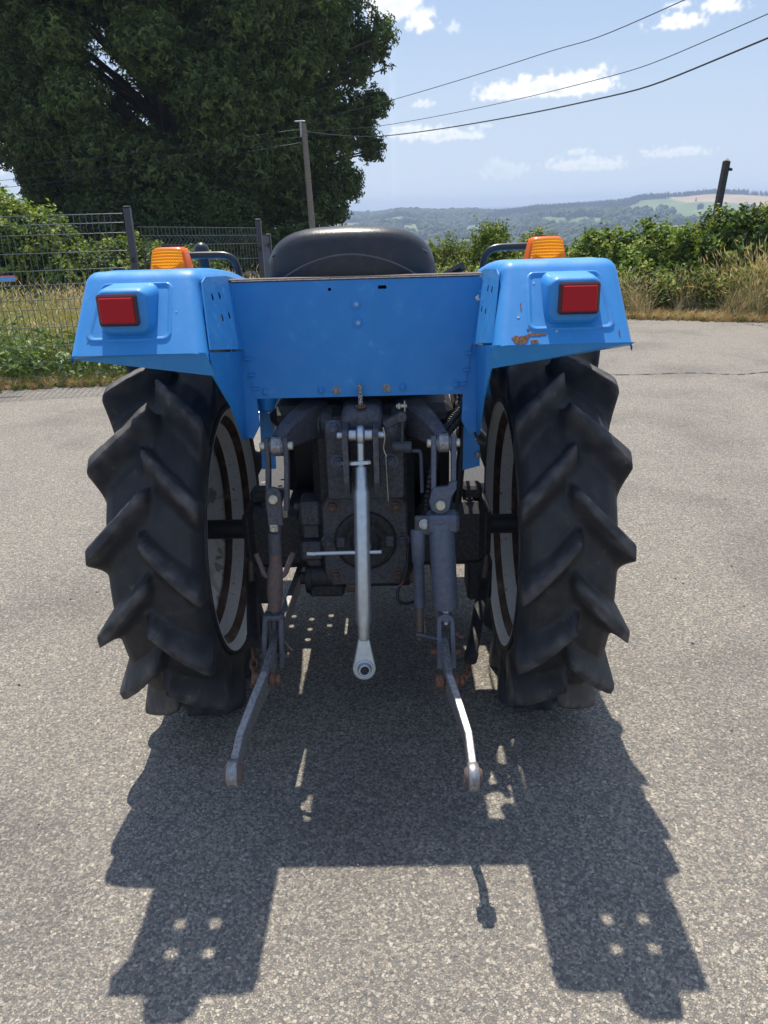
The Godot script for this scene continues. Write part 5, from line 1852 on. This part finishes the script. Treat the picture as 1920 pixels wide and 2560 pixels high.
		if left:
			path = [Vector3(-0.20, 0.365, -0.08), Vector3(-0.222, 0.345, 0.30), Vector3(-0.229, 0.338, 0.46), Vector3(-0.231, 0.335, 0.545), Vector3(-0.246, 0.317, 0.61), Vector3(-0.263, 0.291, 0.695), Vector3(-0.265, 0.276, 0.765)]
		else:
			path = [Vector3(0.185, 0.355, -0.08), Vector3(0.199, 0.338, 0.30), Vector3(0.201, 0.325, 0.46), Vector3(0.202, 0.320, 0.545), Vector3(0.217, 0.302, 0.61), Vector3(0.233, 0.281, 0.695), Vector3(0.2355, 0.258, 0.765)]
		st = start()
		var secs := []
		for i in path.size():
			secs.append([path[i], 0.0085, [0.022, 0.025, 0.028, 0.030, 0.027, 0.022, 0.018][i]])
		beam(st, secs, 0.002)
		part(link, "bar", st, M.steel)
		var e: Vector3 = path[6] + Vector3(0, -0.006, 0.018)
		st = start()
		lathe(st, e - X * 0.0115, X, [Vector2(0.019, 0.0), Vector2(0.027, 0.0), Vector2(0.030, 0.003), Vector2(0.030, 0.020), Vector2(0.027, 0.023), Vector2(0.019, 0.023)], 32)
		part(link, "ball_housing", st, M.steel)
		st = start()
		lathe(st, e, X, [Vector2(0.0115, -0.019), Vector2(0.015, -0.019), Vector2(0.021, -0.010), Vector2(0.0225, 0.0), Vector2(0.021, 0.010), Vector2(0.015, 0.019), Vector2(0.0115, 0.019), Vector2(0.0115, -0.019)], 28)
		part(link, "ball", st, M.rusty_cast)
		# bolt through the link for the check chain
		var bp: Vector3 = path[3] + Vector3(0, 0.0, -0.01)
		st = start()
		cyl(st, bp - X * 0.026, bp + X * 0.032, 0.0085, -1, 16)
		hexagon(st, bp + X * 0.010, X, 0.0155, 0.012)
		hexagon(st, bp + X * 0.024, X, 0.0125, 0.010)
		cyl(st, bp - X * 0.032, bp - X * 0.012, 0.016, -1, 20)
		part(link, "check_bolt", st, M.rust)
		# check rod and chain
		var ck := group_part(tractor, "check_chain")
		var c0 := Vector3(s * 0.338, 0.385, 0.08)
		var c1 := Vector3(-0.289, 0.318, 0.37) if left else Vector3(0.264, 0.262, 0.385)
		st = start()
		var d2 := (c1 - c0).normalized()
		tube(st, [c0, c0 + d2 * 0.04, c0 + d2 * 0.045, c1 - d2 * 0.05, c1 - d2 * 0.045, c1 - d2 * 0.02], [0.011, 0.012, 0.0165, 0.0165, 0.019, 0.017], 14)
		part(ck, "adjuster_sleeve", st, M.cast_dark)
		st = start()
		tube(st, [c0 + Vector3(0, 0.05, -0.02), c0 + Vector3(0, 0.02, 0.0), c0 + d2 * 0.05], 0.008, 8)
		part(ck, "upper_eye", st, M.rusty_cast)
		var tgt: Vector3 = bp + X * (-0.026 if left else 0.03)
		for i in 3:
			var m0 := c1.lerp(tgt, i / 3.0)
			var m1 := c1.lerp(tgt, (i + 1.15) / 3.0)
			st = start()
			var dd := (m1 - m0)
			var nrm := dd.normalized().cross(Vector3(1, 0.3, 0.2) if i % 2 == 0 else Vector3(0.1, 1, 0.4)).normalized() * 0.008
			var loop := []
			for k in 17:
				var a := TAU * k / 16
				loop.append(m0 + dd * (0.5 - 0.5 * cos(a)) + nrm * sin(a))
			tube(st, loop, 0.0042, 8, false)
			part(ck, "chain_link", st, M.rust)
	# left lift rod: fork, screw, turnbuckle with two stub handles, lower fork
	var lr := group_part(tractor, "lift_rod", "left lift rod with a rusty turnbuckle")
	var lp := Vector3(-0.199, 0.838, 0.30)
	var lb := Vector3(-0.228, 0.338, 0.42)
	for dx in [-0.0225, 0.0225]:
		st = start()
		beam(st, [[lp + Vector3(dx, 0.020, -0.002), 0.0055, 0.012], [lp + Vector3(dx, -0.05, 0.008), 0.0055, 0.014], [lp + Vector3(dx * 1.0 - 0.006, -0.155, 0.025), 0.0055, 0.014]], 0.0015)
		part(lr, "fork_arm", st, M.cast)
	st = start()
	plate(st, Vector3(-0.209, 0.700, 0.337), X, Vector3(-0.02, 1, -0.12).normalized(), [Vector2(-0.018, -0.048), Vector2(0.018, -0.048), Vector2(0.018, 0.03), Vector2(0.012, 0.043), Vector2(0, 0.047), Vector2(-0.012, 0.043), Vector2(-0.018, 0.03)], 0.016, 0.002)
	part(lr, "swivel_block", st, M.cast)
	st = start()
	cyl(st, Vector3(-0.209, 0.720, 0.345), Vector3(-0.209, 0.721, 0.360), 0.0115, -1, 22, 0.002)
	part(lr, "swivel_pin", st, M.zinc_yellow)
	st = start()
	cyl(st, Vector3(-0.211, 0.655, 0.338), Vector3(-0.214, 0.60, 0.345), 0.014, -1, 18)
	cyl(st, Vector3(-0.214, 0.632, 0.345), Vector3(-0.216, 0.575, 0.347), 0.0155, 0.0165, 18)
	part(lr, "screw", st, M.cast)
	st = start()
	box(st, Vector3(-0.2125, 0.648, 0.356), Vector3(0.020, 0.018, 0.012), 0.002)
	cyl(st, Vector3(-0.2125, 0.648, 0.36), Vector3(-0.2125, 0.648, 0.37), 0.006)
	part(lr, "lock_bolt", st, M.zinc_yellow)
	st = start()
	tube(st, [Vector3(-0.2155, 0.585, 0.346), Vector3(-0.2175, 0.545, 0.351), Vector3(-0.219, 0.53, 0.354), Vector3(-0.223, 0.475, 0.364), Vector3(-0.2245, 0.455, 0.368), Vector3(-0.226, 0.43, 0.372)], [0.0155, 0.0165, 0.0195, 0.0200, 0.0165, 0.0160], 24)
	part(lr, "turnbuckle", st, M.rusty_cast)
	for dx in [-1.0, 1.0]:
		st = start()
		tube(st, smooth_path([Vector3(-0.2205 + dx * 0.012, 0.515, 0.356), Vector3(-0.2205 + dx * 0.026, 0.525, 0.357), Vector3(-0.2195 + dx * 0.034, 0.545, 0.352), Vector3(-0.2185 + dx * 0.046, 0.575, 0.345)], 5), 0.0068, 12)
		part(lr, "turnbuckle_handle", st, M.rusty_cast)
	for dx in [-0.0195, 0.0195]:
		st = start()
		beam(st, [[Vector3(-0.2265 + dx, 0.425, 0.385), 0.0065, 0.012], [Vector3(-0.2280 + dx * 1.1, 0.37, 0.405), 0.0065, 0.016], [lb + Vector3(dx * 1.1, -0.035, 0.01), 0.0065, 0.016]], 0.002)
		part(lr, "lower_fork_arm", st, M.cast)
	st = start()
	box(st, Vector3(-0.2265, 0.421, 0.384), Vector3(0.05, 0.014, 0.034), 0.003)
	cyl(st, Vector3(-0.2265, 0.43, 0.375), Vector3(-0.2275, 0.385, 0.388), 0.009)
	part(lr, "lower_fork_bridge", st, M.cast)
	st = start()
	cyl(st, lb + Vector3(-0.035, -0.01, 0), lb + Vector3(0.038, -0.01, 0), 0.008)
	tube(st, smooth_path([lb + Vector3(0.03, 0.03, 0.0), lb + Vector3(0.04, 0.022, 0.01), lb + Vector3(0.048, 0.012, 0.012)], 4), 0.003, 6)
	part(lr, "lower_pin", st, M.rusty_cast)
	# right lift rod: fork, hydraulic cylinder, stroke indicator tube, lower fork
	var rr := group_part(tractor, "lift_cylinder", "right lift rod with a grey hydraulic levelling cylinder")
	var rp := Vector3(0.2026, 0.836, 0.30)
	for dx in [-0.024, 0.024]:
		st = start()
		beam(st, [[rp + Vector3(dx, 0.018, -0.002), 0.0062, 0.012], [rp + Vector3(dx * 1.0, -0.03, 0.005), 0.0062, 0.013], [rp + Vector3(dx - 0.001, -0.112, 0.018), 0.0058, 0.012]], 0.0015)
		part(rr, "fork_arm", st, M.greyblue)
	st = start()
	plate(st, Vector3(0.194, 0.695, 0.322), X, Vector3(0.02, 1, -0.12).normalized(), [Vector2(-0.018, 0.038), Vector2(-0.024, 0.022), Vector2(-0.028, 0.0), Vector2(-0.022, -0.018), Vector2(-0.008, -0.028), Vector2(0.008, -0.028), Vector2(0.020, -0.018), Vector2(0.024, 0.0), Vector2(0.026, 0.014), Vector2(0.038, 0.034), Vector2(0.038, 0.052), Vector2(0.022, 0.050), Vector2(0.016, 0.040), Vector2(-0.010, 0.038)], 0.018, 0.002)
	part(rr, "fork_yoke", st, M.greyblue)
	st = start()
	cyl(st, Vector3(0.193, 0.692, 0.335), Vector3(0.193, 0.694, 0.352), 0.0125, -1, 24, 0.002)
	part(rr, "yoke_pin", st, M.zinc_yellow)
	st = start()
	box(st, Vector3(0.199, 0.647, 0.335), Vector3(0.078, 0.046, 0.055), 0.008)
	part(rr, "cylinder_head", st, M.greyblue)
	st = start()
	tube(st, [Vector3(0.1945, 0.645, 0.336), Vector3(0.1950, 0.640, 0.337), Vector3(0.204, 0.435, 0.369), Vector3(0.2043, 0.428, 0.370)], [0.0295, 0.0315, 0.0315, 0.0295], 36)
	part(rr, "barrel", st, M.greyblue)
	st = start()
	cyl(st, Vector3(0.204, 0.432, 0.369), Vector3(0.2055, 0.385, 0.378), 0.0095, -1, 18)
	part(rr, "piston_rod", st, M.zinc)
	st = start()
	box(st, Vector3(0.150, 0.642, 0.345), Vector3(0.040, 0.050, 0.014), 0.004)
	part(rr, "indicator_bracket", st, M.cast)
	st = start()
	bolt(st, Vector3(0.153, 0.648, 0.352), Z, 0.009)
	part(rr, "indicator_bolt", st, M.zinc)
	st = start()
	tube(st, [Vector3(0.138, 0.628, 0.338), Vector3(0.138, 0.624, 0.339), Vector3(0.1385, 0.545, 0.342), Vector3(0.1385, 0.543, 0.342), Vector3(0.1395, 0.424, 0.347), Vector3(0.1395, 0.42, 0.347)], [0.017, 0.0185, 0.0165, 0.0140, 0.0140, 0.0125], 22)
	part(rr, "indicator_tube", st, M.greyblue)
	st = start()
	cyl(st, Vector3(0.1395, 0.425, 0.347), Vector3(0.1405, 0.325, 0.351), 0.0092, -1, 16)
	part(rr, "indicator_rod", st, M.rusty_cast)
	st = start()
	cyl(st, Vector3(0.13, 0.345, 0.358), Vector3(0.19, 0.346, 0.385), 0.0065, -1, 12)
	part(rr, "indicator_arm", st, M.cast)
	st = start()
	var upoly := []
	for i in 13:
		var a := PI - PI * i / 12.0
		upoly.append(Vector2(cos(a) * 0.021, 0.035 + sin(a) * 0.021))
	upoly.append_array([Vector2(0.024, -0.085), Vector2(0.012, -0.085), Vector2(0.0115, 0.03)])
	for i in 9:
		var a := PI * i / 8.0
		upoly.append(Vector2(cos(a) * 0.0115, 0.034 + sin(a) * 0.0115))
	upoly.append_array([Vector2(-0.012, -0.085), Vector2(-0.024, -0.085)])
	plate(st, Vector3(0.2035, 0.358, 0.372), X, Vector3(-0.01, 1, -0.22).normalized(), upoly, 0.03, 0.0)
	cyl(st, Vector3(0.2055, 0.408, 0.378), Vector3(0.2055, 0.395, 0.382), 0.015)
	part(rr, "lower_fork", st, M.greyblue)
	st = start()
	cyl(st, Vector3(0.165, 0.318, 0.40), Vector3(0.240, 0.318, 0.40), 0.008)
	part(rr, "lower_pin", st, M.rust)
	st = start()
	tube(st, smooth_path([Vector3(0.228, 0.372, 0.40), Vector3(0.238, 0.366, 0.41), Vector3(0.246, 0.366, 0.405)], 4), 0.003, 6)
	part(rr, "split_pin", st, M.rust)

func build_details() -> void:
	# brackets, hoses and levers
	var st := start()
	plate(st, Vector3(0, 0, 0.10), Vector3(1, 0, 0), Vector3.UP, [Vector2(0.266, 0.70), Vector2(0.312, 0.712), Vector2(0.312, 0.765), Vector2(0.298, 0.79), Vector2(0.292, 0.82), Vector2(0.306, 0.84), Vector2(0.285, 0.875), Vector2(0.268, 0.885)], 0.004, 0.0006)
	var br := part(tractor, "fender_bracket", st, M.blue)
	st = start()
	bolt(st, Vector3(0.306, 0.745, 0.104), Vector3(0, 0, 1), 0.009, false)
	part(br, "bolt", st, M.steel)
	st = start()
	plate(st, Vector3(0, 0, 0.05), Vector3(1, 0, 0), Vector3.UP, [Vector2(-0.285, 0.70), Vector2(-0.246, 0.70), Vector2(-0.243, 0.80), Vector2(-0.255, 0.86), Vector2(-0.278, 0.87)], 0.004, 0.0006)
	br = part(tractor, "fender_bracket", st, M.blue)
	st = start()
	cyl(st, Vector3(-0.246, 0.93, 0.11), Vector3(-0.246, 0.878, 0.11), 0.024, 0.020, 24, 0.006)
	part(br, "spring_cup", st, M.blue)
	st = start()
	tube(st, smooth_path([Vector3(-0.268, 0.91, 0.16), Vector3(-0.273, 0.885, 0.165), Vector3(-0.266, 0.875, 0.16), Vector3(-0.262, 0.89, 0.165)], 5), 0.004, 8)
	part(br, "spring_clip", st, M.zinc)
	var hz := group_part(tractor, "hydraulic_hose")
	for k in 2:
		st = start()
		var keys := [Vector3(0.262, 0.93 - k * 0.02, 0.09), Vector3(0.258 + k * 0.008, 0.875 - k * 0.010, 0.11), Vector3(0.235 + k * 0.008, 0.850 - k * 0.012, 0.13), Vector3(0.205 + k * 0.006, 0.820 - k * 0.012, 0.16), Vector3(0.19, 0.78, 0.19), Vector3(0.172, 0.70, 0.20), Vector3(0.165, 0.62, 0.18)]
		var pts := smooth_path(keys, 26)
		var rad := []
		for i in pts.size():
			rad.append(0.0095 + (0.0022 if i % 4 < 2 else -0.001))
		tube(st, pts, rad, 10)
		part(hz, "corrugated_hose", st, M.hose)
	st = start()
	tube(st, smooth_path([Vector3(0.272, 0.95, 0.10), Vector3(0.270, 0.90, 0.10), Vector3(0.268, 0.80, 0.09), Vector3(0.262, 0.70, 0.08), Vector3(0.255, 0.58, 0.06)], 6), 0.012, 8)
	part(tractor, "wiring_loom", st, M.hose)
	# position control rod and bell crank
	var cr := group_part(tractor, "control_linkage")
	st = start()
	beam(st, [[Vector3(0.062, 0.862, 0.215), 0.012, 0.010], [Vector3(0.105, 0.885, 0.22), 0.010, 0.010]], 0.002)
	cyl(st, Vector3(0.104, 0.884, 0.205), Vector3(0.104, 0.884, 0.235), 0.0125, -1, 20)
	part(cr, "bell_crank", st, M.cast)
	st = start()
	cyl(st, Vector3(0.105, 0.876, 0.222), Vector3(0.104, 0.805, 0.222), 0.0045)
	cyl(st, Vector3(0.078, 0.805, 0.222), Vector3(0.128, 0.805, 0.222), 0.0145, -1, 20)
	part(cr, "control_rod", st, M.cast)
	st = start()
	cyl(st, Vector3(0.09, 0.908, 0.215), Vector3(0.118, 0.908, 0.215), 0.005)
	box(st, Vector3(0.112, 0.908, 0.215), Vector3(0.004, 0.026, 0.014), 0.001)
	box(st, Vector3(0.098, 0.908, 0.215), Vector3(0.008, 0.014, 0.014), 0.002)
	part(cr, "clevis_pin", st, M.zinc_yellow)
	st = start()
	tube(st, smooth_path([Vector3(0.108, 0.79, 0.21), Vector3(0.14, 0.792, 0.215), Vector3(0.150, 0.785, 0.215), Vector3(0.152, 0.74, 0.215), Vector3(0.153, 0.68, 0.215)], 6), 0.005, 8)
	part(cr, "bent_rod", st, M.greyblue)
	# wiring tails under the right side
	var wt := group_part(tractor, "trailer_plug_lead")
	st = start()
	tube(st, smooth_path([Vector3(0.115, 0.52, 0.19), Vector3(0.108, 0.45, 0.20), Vector3(0.085, 0.40, 0.22), Vector3(0.09, 0.37, 0.23), Vector3(0.125, 0.365, 0.22), Vector3(0.15, 0.38, 0.18)], 6), 0.0045, 8)
	part(wt, "black_sheath", st, M.hose)
	var cols := [Color(0.55, 0.08, 0.08), Color(0.08, 0.2, 0.6), Color(0.1, 0.4, 0.15), Color(0.6, 0.5, 0.4)]
	for k in 4:
		st = start()
		tube(st, smooth_path([Vector3(0.105, 0.43, 0.205), Vector3(0.096 - k * 0.003, 0.418 - k * 0.004, 0.215), Vector3(0.082 - k * 0.005 + (0.02 if k > 1 else 0.0), 0.412 - k * 0.006, 0.22)], 4), 0.0016, 6)
		part(wt, "wire_tail", st, plain(cols[k], 0.5))
	# hand levers
	var lv := group_part(tractor, "gear_lever")
	st = start()
	tube(st, smooth_path([Vector3(-0.40, 0.9, -0.33), Vector3(-0.43, 1.1, -0.29), Vector3(-0.452, 1.215, -0.25)], 5), 0.007, 10)
	part(lv, "lever_rod", st, M.steel)
	st = start()
	ball(st, Vector3(-0.458, 1.264, -0.24), Vector3(0.0225, 0.025, 0.0225), 22)
	cyl(st, Vector3(-0.453, 1.215, -0.25), Vector3(-0.457, 1.25, -0.243), 0.014, 0.016)
	part(lv, "knob", st, M.grip)
	lv = group_part(tractor, "lift_lever")
	st = start()
	tube(st, [Vector3(0.262, 1.0, -0.2), Vector3(0.240, 1.19, -0.11)], 0.006, 8)
	part(lv, "lever_rod", st, M.steel)
	st = start()
	beam(st, [[Vector3(0.232, 1.192, -0.10), 0.008, 0.008], [Vector3(0.275, 1.216, -0.06), 0.009, 0.010]], 0.003)
	part(lv, "lever_grip", st, M.black)

func build_front() -> void:
	# what stands ahead of the seat: floor, steering, bonnet, front axle
	var fl := group_part(tractor, "foot_plate", "left foot plate with drain holes")
	for s in [-1.0, 1.0]:
		var st := start()
		st.set_smooth_group(-1)
		var nx := 13
		var nz := 22
		for i in nx:
			for k in nz:
				var x0: float = s * (0.14 + i * 0.0225)
				var x1: float = s * (0.14 + (i + 1) * 0.0225)
				var z0 := -0.88 + k * 0.0235
				var z1 := z0 + 0.0235
				var hole: bool = s < 0 and i % 3 == 2 and k >= 12 and k <= 20 and k % 3 == (0 if (i / 3) % 2 == 0 else 1)
				var a := Vector3(x0, 0.45, z0)
				var b := Vector3(x1, 0.45, z0)
				var c := Vector3(x1, 0.45, z1)
				var d := Vector3(x0, 0.45, z1)
				if hole:
					var ctr := (a + c) * 0.5
					for n in 16:
						var t0 := TAU * n / 16 + PI / 4
						var t1 := TAU * (n + 1) / 16 + PI / 4
						var o0 := Vector3(cos(t0), 0, sin(t0))
						var o1 := Vector3(cos(t1), 0, sin(t1))
						var k0: float = 1.0 / maxf(absf(o0.x) / 0.01125, absf(o0.z) / 0.01175)
						var k1: float = 1.0 / maxf(absf(o1.x) / 0.01125, absf(o1.z) / 0.01175)
						face(st, [ctr + o0 * 0.0095, ctr + o1 * 0.0095, ctr + o1 * k1, ctr + o0 * k0], Vector3(x0, 0.3, z0))
				else:
					face(st, [a, b, c, d], Vector3(x0, 0.3, z0))
		if s > 0:
			fl = group_part(tractor, "foot_plate", "right foot plate")
		part(fl, "tread", st, M.cast_dark)
		st = start()
		box(st, Vector3(s * 0.434, 0.435, -0.62), Vector3(0.006, 0.04, 0.52), 0.002)
		part(fl, "edge_rail", st, M.blue)
	var st := start()
	var hood := group_part(tractor, "bonnet")
	box(st, Vector3(0, 0.92, -1.42), Vector3(0.44, 0.40, 0.82), 0.05)
	part(hood, "hood", st, M.blue)
	st = start()
	box(st, Vector3(0, 0.86, -1.84), Vector3(0.38, 0.34, 0.02), 0.008)
	part(hood, "grille", st, M.black)
	st = start()
	box(st, Vector3(0, 0.60, -1.35), Vector3(0.24, 0.30, 0.85), 0.03)
	part(hood, "engine_block", st, M.cast_dark)
	st = start()
	box(st, Vector3(0, 0.95, -0.95), Vector3(0.40, 0.42, 0.16), 0.03)
	part(hood, "dashboard", st, M.black)
	var sw := group_part(tractor, "steering_wheel")
	st = start()
	var ring := []
	var c := Vector3(0, 1.14, -0.60)
	var nrm := Vector3(0, 0.86, 0.5).normalized()
	var fr := frame_of(nrm)
	for i in 37:
		var a := TAU * i / 36
		ring.append(c + (fr.x * cos(a) + fr.y * sin(a)) * 0.175)
	tube(st, ring, 0.012, 10, false)
	for k in 3:
		var a := TAU * k / 3
		tube(st, [c - nrm * 0.03, c + (fr.x * cos(a) + fr.y * sin(a)) * 0.172], 0.007, 8)
	part(sw, "rim", st, M.black)
	st = start()
	cyl(st, c - nrm * 0.02, Vector3(0, 0.95, -0.72), 0.022)
	part(sw, "column", st, M.black)
	for s in [-1.0, 1.0]:
		var w := group_part(tractor, "front_wheel")
		part(w, "tyre", tyre_mesh(s, 0.4, 14, 0.31, 0.44, 0.085, 0.295, -1.5, 0.026), M.rubber)
		st = start()
		lathe(st, Vector3(s * 0.44, 0.295, -1.5), Vector3(s, 0, 0), [Vector2(0.21, -0.06), Vector2(0.19, -0.04), Vector2(0.18, 0.0), Vector2(0.05, 0.01), Vector2(0.001, 0.01)], 40, true)
		lathe(st, Vector3(s * 0.44, 0.295, -1.5), Vector3(s, 0, 0), [Vector2(0.21, 0.06), Vector2(0.19, 0.04), Vector2(0.18, 0.012), Vector2(0.05, 0.02), Vector2(0.001, 0.02)], 40)
		part(w, "rim", st, M.rim)
	st = start()
	box(st, Vector3(0, 0.32, -1.5), Vector3(0.8, 0.09, 0.09), 0.02)
	box(st, Vector3(0, 0.42, -1.5), Vector3(0.16, 0.2, 0.12), 0.02)
	part(tractor, "front_axle", st, M.cast_dark)
	st = start()
	box(st, Vector3(0, 0.86, -0.12), Vector3(0.48, 0.06, 0.50), 0.02)
	part(tractor, "seat_platform", st, M.cast_dark)
	st = start()
	box(st, Vector3(0, 0.655, -0.31), Vector3(0.50, 0.40, 0.32), 0.03)
	part(tractor, "under_seat_tank", st, M.black)

func build_rust(fl: Node3D, fr: Node3D) -> void:
	# paint worn through to rust at the corners of the right-hand fender, and chips on both
	var r := RandomNumberGenerator.new()
	r.seed = 19
	var up := Vector3(0, 1, -0.80).normalized()
	var nn := Vector3(0, 0.6247, 0.7809)
	var patch := func(parent: Node, x: float, v: float, w: float, h: float, m: Material) -> void:
		var poly := []
		var n := 16
		for i in n:
			var a := TAU * i / n
			var k := r.randf_range(0.65, 1.1)
			poly.append(Vector2(cos(a) * w * k, maxf(sin(a) * h * k, -v + 0.001)))
		var st := start()
		plate(st, Vector3(x, 1.105, 0.545) + up * v + nn * 0.0002, Vector3(1, 0, 0), up, poly, 0.0006)
		part(parent, "rust_patch", st, m)
	patch.call(fr, 0.338, 0.010, 0.016, 0.012, M.rust)
	patch.call(fr, 0.366, 0.006, 0.010, 0.006, M.rust)
	patch.call(fr, 0.372, 0.022, 0.018, 0.0045, M.rust)
	patch.call(fr, 0.352, 0.017, 0.007, 0.004, M.rust)
	patch.call(fr, 0.345, 0.085, 0.0015, 0.012, M.rust)
	patch.call(fr, 0.356, 0.033, 0.003, 0.003, M.rust)
	patch.call(fr, 0.535, 0.020, 0.0015, 0.010, M.rust)
	patch.call(fr, 0.339, 0.062, 0.003, 0.003, M.blue_edge)
	patch.call(fr, 0.375, 0.140, 0.002, 0.004, M.blue_edge)
	patch.call(fr, 0.412, 0.028, 0.003, 0.003, M.blue_edge)
	patch.call(fl, -0.527, 0.045, 0.002, 0.004, M.rust)
	patch.call(fl, -0.525, 0.030, 0.0015, 0.002, M.rust)
	patch.call(fl, -0.35, 0.095, 0.002, 0.002, M.blue_edge)

func build_tractor() -> void:
	tractor = Node3D.new()
	tractor.name = "tractor"
	add_child(tractor)
	tag(tractor, "small blue tractor seen from behind, with large lugged rear tyres", "tractor")
	build_wheel(-1.0, 0.4623, "rear_wheel", "left rear wheel with flaking white rim")
	build_wheel(1.0, 0.4903, "rear_wheel", "right rear wheel with flaking white rim")
	print("wheels")
	var fl := build_fender(-1.0, "left blue fender with tail light and amber indicator")
	var fr := build_fender(1.0, "right blue fender with rust along its lower inner corner")
	build_rear_panel()
	build_seat()
	build_hitch()
	build_details()
	build_front()
	build_rust(fl, fr)

func _ready() -> void:
	set_camera_and_light()
	print("sky")
	make_materials()
	print("materials")
	build_ground()
	build_asphalt()
	print("ground")
	build_tractor()
	print("tractor")
	build_fence()
	build_poles()
	build_tree()
	build_plants()
	build_forest()
	print("plants")
